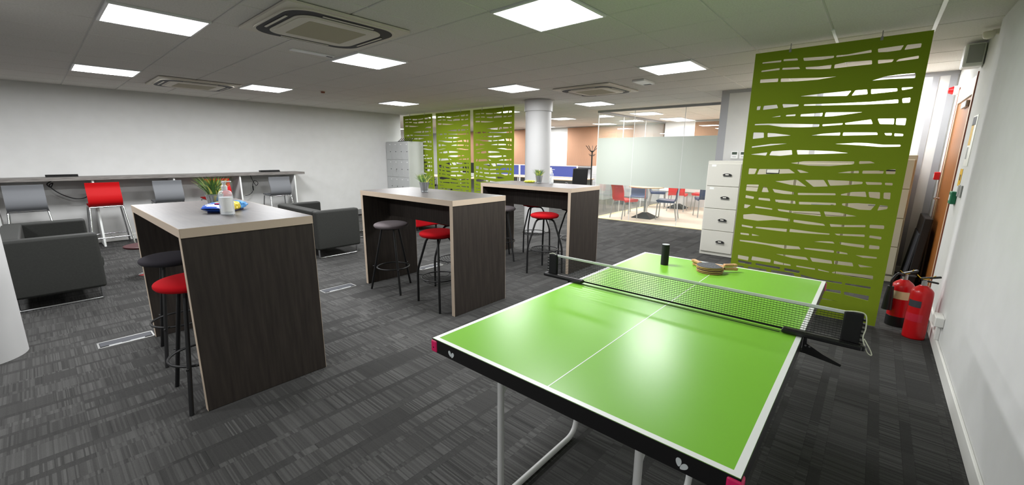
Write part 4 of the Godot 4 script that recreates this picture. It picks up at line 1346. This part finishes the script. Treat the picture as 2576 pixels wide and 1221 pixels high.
# ================================================================ glass room furniture
func build_meeting_furniture() -> void:
	for q in [[-4.03, -9.46, "nearer round beech table inside the glass room"], [-4.12, -11.86, "further round beech table inside the glass room"]]:
		var t := thing("round_table", q[2], "round table", Vector3(q[0], 0.006, q[1]), 0.0, "round tables in the glass room")
		obj("table_top", lathe(ms(), [Vector2(0, 0.715), Vector2(0.39, 0.715), Vector2(0.40, 0.725), Vector2(0.40, 0.735), Vector2(0.39, 0.74), Vector2(0, 0.74)], 48), M.table_beech, t)
		obj("column", cyl(ms(), Vector3(0, 0.1, 0), 0.035, 0.615, 20), M.chrome, t)
		var st := ms()
		var b := 0.23
		box(st, Vector3(0, 0.008, 0), Vector3(2 * b, 0.016, 2 * b))
		var c := [Vector3(-b, 0.016, -b), Vector3(b, 0.016, -b), Vector3(b, 0.016, b), Vector3(-b, 0.016, b)]
		for k in 4:
			var p: Vector3 = c[k]
			var r: Vector3 = c[(k + 1) % 4]
			var pi_ := Vector3(p.x * 0.2, 0.13, p.z * 0.2)
			var ri := Vector3(r.x * 0.2, 0.13, r.z * 0.2)
			face(st, [p, r, ri, pi_], ((p + r) * Vector3(1, 0, 1) + Vector3(0, 0.35, 0)).normalized())
		face(st, [c[0] * 0.2 + Vector3(0, 0.1268, 0), c[1] * 0.2 + Vector3(0, 0.1268, 0), c[2] * 0.2 + Vector3(0, 0.1268, 0), c[3] * 0.2 + Vector3(0, 0.1268, 0)], Vector3.UP)
		obj("base", st, M.black_metal, t)
	var rows := [
		["chair_red", -4.37, -9.05, 0.41, -0.91, "red plastic chair nearest the corner of the glass room"],
		["chair_navy", -3.56, -9.60, -0.97, 0.22, "navy plastic chair at the right of the nearer round table"],
		["chair_navy", -4.45, -10.0, 0.35, 0.94, "navy plastic chair behind the nearer round table"],
		["chair_navy", -4.62, -11.62, 0.95, -0.3, "navy plastic chair left of the further round table"],
		["chair_red", -3.93, -11.28, -0.15, -1.0, "red plastic chair with its back to us at the further round table"],
		["chair_red", -3.52, -11.95, -1.0, 0.1, "red plastic chair at the right of the further round table"],
		["chair_navy", -3.02, -10.62, -0.5, -0.86, "navy plastic chair beside the edge of the off-white filing cabinet"]]
	var pr := {}
	for r in rows:
		var turn := atan2(-r[4], r[3])
		var at := Vector3(r[1], 0.006, r[2])
		if pr.has(r[0]):
			copy(pr[r[0]], r[5], at, turn)
		else:
			pr[r[0]] = plastic_chair(r[0], r[5], at, turn)
	var w := thing("waste_bin", "small dark waste bin outside the glass side of the meeting room", "bin", Vector3(-5.25, 0, -10.95))
	obj("bucket", lathe(ms(), [Vector2(0, 0), Vector2(0.11, 0), Vector2(0.14, 0.30), Vector2(0.132, 0.30), Vector2(0.104, 0.012), Vector2(0, 0.012)], 28), M.mark_dark, w)
	obj("rim", tube(ms(), ring(Vector3(0, 0.30, 0), 0.138), 0.005, 6, true), M.black_plastic, w)

func plastic_chair(key: String, label: String, at: Vector3, turn: float) -> Node3D:   # faces +x
	var t := thing("stacking_chair", label, "chair", at, turn, "plastic chairs in the glass room")
	obj("seat", sheet(ms(), smooth2([Vector2(0.22, 0.425), Vector2(0.20, 0.447), Vector2(0.08, 0.443), Vector2(-0.10, 0.432), Vector2(-0.18, 0.438)], 4), 0.02, -0.215, 0.215), M[key], t)
	var st := ms()
	var p := smooth2([Vector2(-0.165, 0.43), Vector2(-0.195, 0.50), Vector2(-0.205, 0.62), Vector2(-0.235, 0.74), Vector2(-0.27, 0.83)], 4)
	sheet(st, p, 0.018, -0.205, 0.205)
	obj("backrest", st, M[key], t)
	obj("apron", box(box(ms(), Vector3(0.02, 0.415, 0.205), Vector3(0.38, 0.04, 0.016), 0.004), Vector3(0.02, 0.415, -0.205), Vector3(0.38, 0.04, 0.016), 0.004), M[key], t)
	for q in [[0.19, 0.2, 0.215], [0.19, -0.2, -0.215], [-0.16, 0.19, 0.21], [-0.16, -0.19, -0.21]]:
		obj("leg", tube(ms(), [Vector3(q[0], 0.43, q[1]), Vector3(q[0] + (0.02 if q[0] > 0 else -0.075), 0.0, q[2])], 0.0125, 8), M.steel_grey, t)
	return t

# ================================================================ the open office behind
func build_office() -> void:
	var k := 4
	for q in [[-8.64, -5.15, "blind", "peach vertical blinds on the far office wall right of the column"], [-11.6, -9.62, "blind", "peach vertical blinds on the far office wall behind the column"], [-14.6, -12.6, "blind", "peach vertical blinds at the far left of the office"]]:
		var w := struct("window_%d" % k, span(ms(), Vector3(q[0] - 0.02, 1.02, -13.0), Vector3(q[1] + 0.02, 2.43, -13.05)), M.trim_white)
		w.set_meta("label", q[3])
		obj("sill", span(ms(), Vector3(q[0] - 0.05, 1.0, -12.93), Vector3(q[1] + 0.05, 1.03, -13.05), 0.004), M.mark_dark, w)
		var x: float = q[0]
		while x < q[1] - 0.05:
			obj("blind_slat", span(ms(), Vector3(x, 1.08, -12.975), Vector3(x + 0.1213, 2.415, -12.979)), M[q[2]], w)
			x += 0.122
		k += 1
	var ps := ["blue desk screen left of the white column", "blue desk screen just behind the white column", "blue desk screen at the right, behind the black office chair"]
	for i in 3:
		var x := -10.35 + i * 1.22
		var s := thing("desk_screen", ps[i], "desk screen", Vector3(x, 0.731, -11.62), 0.0, "blue desk screens in the office")
		obj("panel", box(ms(), Vector3(0, 0.19, 0), Vector3(1.14, 0.34, 0.03), 0.003), M.blue_screen, s)
		obj("frame", box(box(box(box(ms(), Vector3(0, 0.372, 0), Vector3(1.21, 0.025, 0.045), 0.003), Vector3(0, 0.011, 0), Vector3(1.21, 0.022, 0.045), 0.003), Vector3(-0.588, 0.19, 0), Vector3(0.034, 0.34, 0.045), 0.003), Vector3(0.588, 0.19, 0), Vector3(0.034, 0.34, 0.045), 0.003), M.white_plastic, s)
	var pn := thing("paper_note", "white paper pinned to the blue desk screen", "paper", Vector3(-8.40, 0.94, -11.598))
	obj("sheet", box(ms(), Vector3.ZERO, Vector3(0.18, 0.20, 0.004)), M.paper, pn)
	desk(Vector3(-10.35, 0, -11.30), 1.2, 0.75, "office desk below the blue screen left of the column")
	desk(Vector3(-9.13, 0, -11.30), 1.2, 0.75, "office desk below the blue screen behind the column")
	desk(Vector3(-7.62, 0, -11.12), 1.78, 1.2, "wide office desk beside the black office chair")
	var r1 := [["office desk at the left of the row behind the green screens", -12.6], ["office desk in the middle of the row behind the green screens", -11.35], ["office desk at the right of the row behind the green screens", -10.1]]
	for q in r1:
		desk(Vector3(q[1], 0, -9.3), 1.22, 0.8, q[0])
	var ml := ["black monitor on the left desk behind the green screens", "black monitor on the middle desk behind the green screens", "black monitor on the right desk behind the green screens"]
	var fm: Node3D = null
	for i in 3:
		var at := Vector3(r1[i][1], 0.731, -9.45)
		if fm == null: fm = monitor(ml[i], at)
		else: copy(fm, ml[i], at, 0.1)
	var cl := [["black office chair at the left desk behind the green screens", -12.4, -8.55], ["black office chair at the middle desk behind the green screens", -11.2, -8.6], ["black office chair at the right desk behind the green screens", -9.95, -8.55], ["black office chair in front of the wide desk near the glass room", -6.52, -10.35]]
	var fc: Node3D = null
	for i in 4:
		var at := Vector3(cl[i][1], 0, cl[i][2])
		var turn: float = [0.2, -0.3, 0.1, 0.9][i]
		if fc == null: fc = office_chair(cl[i][0], at, turn)
		else: copy(fc, cl[i][0], at, turn)
	var du := thing("drawer_unit", "white drawer unit on the floor against the far office wall", "drawers", Vector3(-7.0, 0, -12.6))
	obj("carcass", box(ms(), Vector3(0, 0.55, 0), Vector3(0.5, 1.10, 0.5), 0.004), M.white_plastic, du)
	for j in 4:
		obj("drawer", box(ms(), Vector3(0, 0.15 + 0.265 * j, 0.252), Vector3(0.47, 0.25, 0.014), 0.003), M.white_plastic, du)
	var cs := thing("coat_stand", "black metal coat stand beside the corner of the glass room", "coat stand", Vector3(-5.78, 0, -9.88))
	obj("pole", cyl(ms(), Vector3(0, 0.02, 0), 0.018, 1.55, 16), M.black_metal, cs)
	obj("base", lathe(ms(), [Vector2(0, 0), Vector2(0.19, 0), Vector2(0.19, 0.012), Vector2(0.03, 0.03), Vector2(0, 0.03)], 32), M.black_metal, cs)
	for j in 5:
		var a := TAU * j / 5 + 0.4
		var d := Vector3(cos(a), 0, sin(a))
		obj("hook", tube(ms(), smooth3([Vector3(0, 1.52, 0), d * 0.09 + Vector3(0, 1.60, 0), d * 0.15 + Vector3(0, 1.68, 0), d * 0.18 + Vector3(0, 1.70, 0)], 4), 0.008, 6), M.black_metal, cs)
		obj("lower_hook", tube(ms(), smooth3([Vector3(0, 1.46, 0), d * 0.05 + Vector3(0, 1.44, 0), d * 0.09 + Vector3(0, 1.49, 0)], 4), 0.006, 6), M.black_metal, cs)

func desk(at: Vector3, w: float, d: float, label: String) -> void:
	var t := thing("office_desk", label, "desk", at, 0.0, "beech office desks")
	obj("desk_top", box(ms(), Vector3(0, 0.7175, 0), Vector3(w, 0.025, d), 0.003), M.desk, t)
	for s in [-1.0, 1.0]:
		obj("leg_frame", tube(ms(), bend([Vector3(s * (w / 2 - 0.05), 0.70, -d / 2 + 0.06), Vector3(s * (w / 2 - 0.05), 0.016, -d / 2 + 0.06), Vector3(s * (w / 2 - 0.05), 0.016, d / 2 - 0.06), Vector3(s * (w / 2 - 0.05), 0.70, d / 2 - 0.06)], 0.03, 3), 0.016, 8), M.steel_grey, t)
	obj("modesty_panel", box(ms(), Vector3(0, 0.52, -d / 2 + 0.1), Vector3(w - 0.14, 0.34, 0.018)), M.steel_grey, t)

func monitor(label: String, at: Vector3) -> Node3D:
	var t := thing("monitor", label, "monitor", at, 0.1, "monitors behind the green screens")
	obj("screen", rbox(ms(), Vector3(0, 0.30, 0), Vector3(0.54, 0.33, 0.03), 0.006, 2), M.black_plastic, t)
	obj("stand", box(ms(), Vector3(0, 0.10, -0.03), Vector3(0.05, 0.20, 0.02), 0.003), M.black_plastic, t)
	obj("foot", box(ms(), Vector3(0, 0.006, -0.02), Vector3(0.22, 0.012, 0.17), 0.004), M.black_plastic, t)
	return t

func office_chair(label: String, at: Vector3, turn: float) -> Node3D:
	var t := thing("office_chair", label, "office chair", at, turn, "black office chairs")
	obj("seat", rbox(ms(), Vector3(0, 0.46, 0), Vector3(0.48, 0.08, 0.46), 0.035, 3), M.black_fabric, t)
	obj("backrest", rbox(ms(), Vector3(0, 0.30, 0), Vector3(0.44, 0.56, 0.07), 0.03, 3, Transform3D(Basis(Vector3.RIGHT, 0.14), Vector3(0, 0.52, 0.22))), M.black_fabric, t)
	obj("back_bar", box(ms(), Vector3(0, 0.50, 0.24), Vector3(0.06, 0.22, 0.02), 0.004), M.black_plastic, t)
	for s in [-1.0, 1.0]:
		obj("arm", tube(ms(), bend([Vector3(s * 0.22, 0.43, 0.0), Vector3(s * 0.28, 0.45, 0.0), Vector3(s * 0.28, 0.66, 0.05), Vector3(s * 0.28, 0.66, -0.17)], 0.04, 3), 0.016, 8), M.black_plastic, t)
	obj("gas_lift", cyl(ms(), Vector3(0, 0.08, 0), 0.028, 0.36, 14), M.black_metal, t)
	for j in 5:
		var a := TAU * j / 5
		var d := Vector3(cos(a), 0, sin(a))
		obj("base_arm", tube(ms(), [Vector3(0, 0.11, 0), d * 0.29 + Vector3(0, 0.065, 0)], 0.018, 8), M.chrome, t)
		obj("castor", cyl(ms(), Vector3(0, -0.012, 0), 0.027, 0.024, 14, Transform3D(Basis(Vector3(0, 1, 0), -a) * Basis(Vector3.RIGHT, PI / 2), d * 0.29 + Vector3(0, 0.027, 0))), M.black_plastic, t)
	return t

# ================================================================ small things
func build_small_things() -> void:
	var H := 1.0615
	var p := potted_grass("potted artificial grass behind the hand gel on the nearest high table", Vector3(-3.50, H, -0.825), 0.054, 1.3, 5)
	potted_grass("small potted grass alone on the middle high table", Vector3(-3.56, H, -2.69), 0.052, 1.0, 9)
	potted_grass("small potted grass on the furthest high table, before the white column", Vector3(-3.60, H, -4.72), 0.052, 1.0, 13)
	# hand gel
	hand_gel("clear pump bottle of hand gel on the nearest high table", Vector3(-3.125, H, -0.795), 1.0, true, 0.75)
	hand_gel("small clear pump bottle on the furthest high table", Vector3(-3.415, H, -4.765), 0.92, false, 0.4)
	wipes()
	var y := thing("wipes_packet", "small yellow packet beside the potted grass on the furthest high table", "packet", Vector3(-3.735, H, -4.68), 0.5)
	packet(y, 0.17, 0.035, 0.09, M.pack_lime, 3)
	# floor boxes
	for q in [[-4.285, -0.295, "floor socket box with metal frame left of the nearest high table", 0.33], [-4.29, -2.03, "floor socket box with metal frame left of the middle high table", 0.36], [-4.27, -3.27, "floor socket box with metal frame behind the middle high table", 0.35]]:
		var f := thing("floor_box", q[2], "floor box", Vector3(q[0], 0.0, q[1]), 0.0, "floor socket boxes in the carpet")
		var l: float = q[3] / 2
		obj("frame", span(span(span(span(ms(), Vector3(-0.072, 0, -l), Vector3(-0.06, 0.004, l), 0.001), Vector3(0.06, 0, -l), Vector3(0.072, 0.004, l), 0.001), Vector3(-0.072, 0, -l), Vector3(0.072, 0.004, -l + 0.012), 0.001), Vector3(-0.072, 0, l - 0.012), Vector3(0.072, 0.004, l), 0.001), M.steel_grey, f)
		obj("lid", span(ms(), Vector3(-0.058, 0.0, -l + 0.014), Vector3(0.035, 0.0035, l - 0.014), 0.001), M.mark_dark, f)
		obj("cable_flap", span(ms(), Vector3(0.038, 0.0, -l + 0.06), Vector3(0.058, 0.004, l - 0.06), 0.001), M.grey_plastic, f)
		obj("flap_slot", span(ms(), Vector3(0.036, 0.001, -0.02), Vector3(0.046, 0.0043, 0.03)), M.slot_black, f)

func potted_grass(label: String, at: Vector3, r: float, k: float, seed_: int) -> Node3D:
	var t := thing("potted_grass", label, "potted plant", at, 0.0, "potted artificial grasses on the high tables")
	obj("pot", lathe(ms(), [Vector2(0, 0.004), Vector2(r * 0.72, 0.0), Vector2(r * 0.74, 0.008), Vector2(r * 0.72, 0.012), Vector2(r * 0.98, 0.098), Vector2(r * 1.02, 0.10), Vector2(r * 1.02, 0.105), Vector2(r * 0.96, 0.105), Vector2(r * 0.9, 0.085)], 32), M.zinc, t)
	obj("soil", cyl(ms(), Vector3(0, 0.075, 0), r * 0.88, 0.012, 24), M.soil, t)
	var g := RandomNumberGenerator.new()
	g.seed = seed_
	var sets := [ms(), ms(), ms()]
	for n in int(230 * k):
		var a := g.randf() * TAU
		var d := Vector3(cos(a), 0, sin(a))
		var side := Vector3(-d.z, 0, d.x)
		var o := d * r * 0.75 * sqrt(g.randf()) + Vector3(0, 0.085, 0)
		var h := g.randf_range(0.065, 0.115) * k
		var lean := g.randf_range(0.1, 1.0) * 0.09 * k
		var w := g.randf_range(0.004, 0.0068) * k
		var st: SurfaceTool = sets[[0, 1, 0, 2, 2][g.randi() % 5]]
		var prev_l := o - side * w
		var prev_r := o + side * w
		var steps := 4
		for s in range(1, steps + 1):
			var f := float(s) / steps
			var c := o + d * lean * f * f + Vector3(0, h * f, 0) + side * sin(f * 2.0 + n) * 0.004
			var ww := w * (1.0 - f * f)
			var l := c - side * ww
			var rr := c + side * ww
			var nn := (d + Vector3(0, 0.4, 0)).normalized()
			if s < steps:
				face(st, [prev_l, prev_r, rr, l], nn)
			else:
				face(st, [prev_l, prev_r, c], nn)
			prev_l = l
			prev_r = rr
	var names := ["grass", "grass_light", "grass_dark"]
	for s in 3:
		var o := obj("foliage", sets[s], M[names[s]], t)
		o.set_meta("kind", "stuff")
	return t

func hand_gel(label: String, at: Vector3, k: float, wide: bool, turn: float) -> void:
	var t := thing("hand_gel_bottle", label, "bottle", at, turn, "hand gel bottles")
	var fl := Transform3D(Basis.from_scale(Vector3(1.0, 1.0, 0.72) * k), Vector3.ZERO) if wide else Transform3D(Basis.from_scale(Vector3(0.72, 1.0, 0.72) * k), Vector3.ZERO)
	obj("body", lathe(ms(), smooth2([Vector2(0, 0.0), Vector2(0.040, 0.0), Vector2(0.0435, 0.006), Vector2(0.0435, 0.06), Vector2(0.0425, 0.125), Vector2(0.036, 0.146), Vector2(0.020, 0.156), Vector2(0.0135, 0.160), Vector2(0.0135, 0.166)], 4), 36, Vector3.ZERO, true, fl), M.clear_bottle, t)
	obj("gel", lathe(ms(), [Vector2(0, 0.003), Vector2(0.040, 0.004), Vector2(0.0415, 0.06), Vector2(0.041, 0.112 if wide else 0.09), Vector2(0, 0.112 if wide else 0.09)], 36, Vector3.ZERO, false, fl), M.gel, t)
	var lb := ms()
	for s in 8:
		var a0 := 0.25 + 1.5 * s / 8.0
		var a1 := 0.25 + 1.5 * (s + 1) / 8.0
		var pa := Vector3(cos(a0), 0, sin(a0))
		var pb := Vector3(cos(a1), 0, sin(a1))
		var q := []
		for e in [[pa, 0.02], [pb, 0.02], [pb, 0.108], [pa, 0.108]]:
			q.append(fl * (e[0] * 0.0442 + Vector3(0, e[1], 0)))
		face(lb, q, (fl.basis * (pa + pb)).normalized())
	obj("label", lb, M.label_white, t)
	obj("collar", lathe(ms(), [Vector2(0.0, 0.160), Vector2(0.0165, 0.160), Vector2(0.0165, 0.182), Vector2(0.010, 0.186), Vector2(0.008, 0.200), Vector2(0, 0.200)], 20, Vector3.ZERO, false, Transform3D(Basis.from_scale(Vector3.ONE * k), Vector3.ZERO)), M.white_plastic, t)
	obj("pump_head", box(box(ms(), Vector3(0, 0.206, 0) * k, Vector3(0.022, 0.014, 0.018) * k, 0.003), Vector3(0.024, 0.210, 0) * k, Vector3(0.044, 0.007, 0.010) * k, 0.002), M.white_plastic, t)

func packet(t: Node3D, w: float, h: float, d: float, m: Material, seed_: int) -> void:
	var g := FastNoiseLite.new()
	g.seed = seed_
	g.frequency = 9.0
	pillow(t, "wrapper", w, h, d, m, -1.0, 1.0, g)

# a crimped plastic pillow, between u0 and u1 of its length
func pillow(t: Node3D, called: String, w: float, h: float, d: float, m: Material, u0: float, u1: float, g: FastNoiseLite) -> void:
	var st := ms()
	var nu := 18
	var nv := 20
	var P := []
	for i in nu + 1:
		var u := lerpf(u0, u1, float(i) / nu)
		var end := pow(absf(u), 5.0)
		for j in nv + 1:
			var a := TAU * j / nv
			var cy := signf(sin(a)) * pow(absf(sin(a)), 0.7)
			var cz := signf(cos(a)) * pow(absf(cos(a)), 0.6)
			var wob := 1.0 + 0.16 * g.get_noise_3d(u, cy * 0.5, cz * 0.5)
			P.append(Vector3(u * w / 2, h / 2 + (h / 2) * cy * (1.0 - 0.92 * end) * (wob if cy > 0 else 1.0), d / 2 * cz * (1.0 - 0.12 * end) * wob))
	for i in nu:
		for j in nv:
			var e := i * (nv + 1) + j
			var c: Vector3 = (P[e] + P[e + nv + 2]) * 0.5
			var n: Vector3 = (P[e + 1] - P[e]).cross(P[e + nv + 1] - P[e]).normalized()
			if n.dot(c - Vector3(c.x, h / 2, 0)) < 0: n = -n
			face(st, [P[e], P[e + 1], P[e + nv + 2], P[e + nv + 1]], n)
	obj(called, st, m, t)

func wipes() -> void:
	var t := thing("wipes_packet", "blue and yellow pack of wet wipes lying on the nearest high table", "packet", Vector3(-3.33, 1.0615, -0.84), 2.35)
	var g := FastNoiseLite.new()
	g.seed = 4
	g.frequency = 7.0
	pillow(t, "wrapper_end", 0.31, 0.064, 0.15, M.pack_blue, -1.0, -0.55, g)
	pillow(t, "wrapper_panel", 0.31, 0.0645, 0.1505, M.pack_sky, -0.55, -0.25, g)
	pillow(t, "wrapper_panel", 0.31, 0.0645, 0.1505, M.pack_yellow, -0.25, 0.3, g)
	pillow(t, "wrapper_end", 0.31, 0.064, 0.15, M.pack_sky, 0.3, 1.0, g)
	obj("print_star", box(ms(), Vector3(-0.10, 0.060, 0.02), Vector3(0.035, 0.006, 0.04), 0.002), M.pack_red, t)
	obj("base_seam", box(ms(), Vector3(0, 0.004, 0.0), Vector3(0.22, 0.008, 0.115), 0.003), M.pack_navy, t)
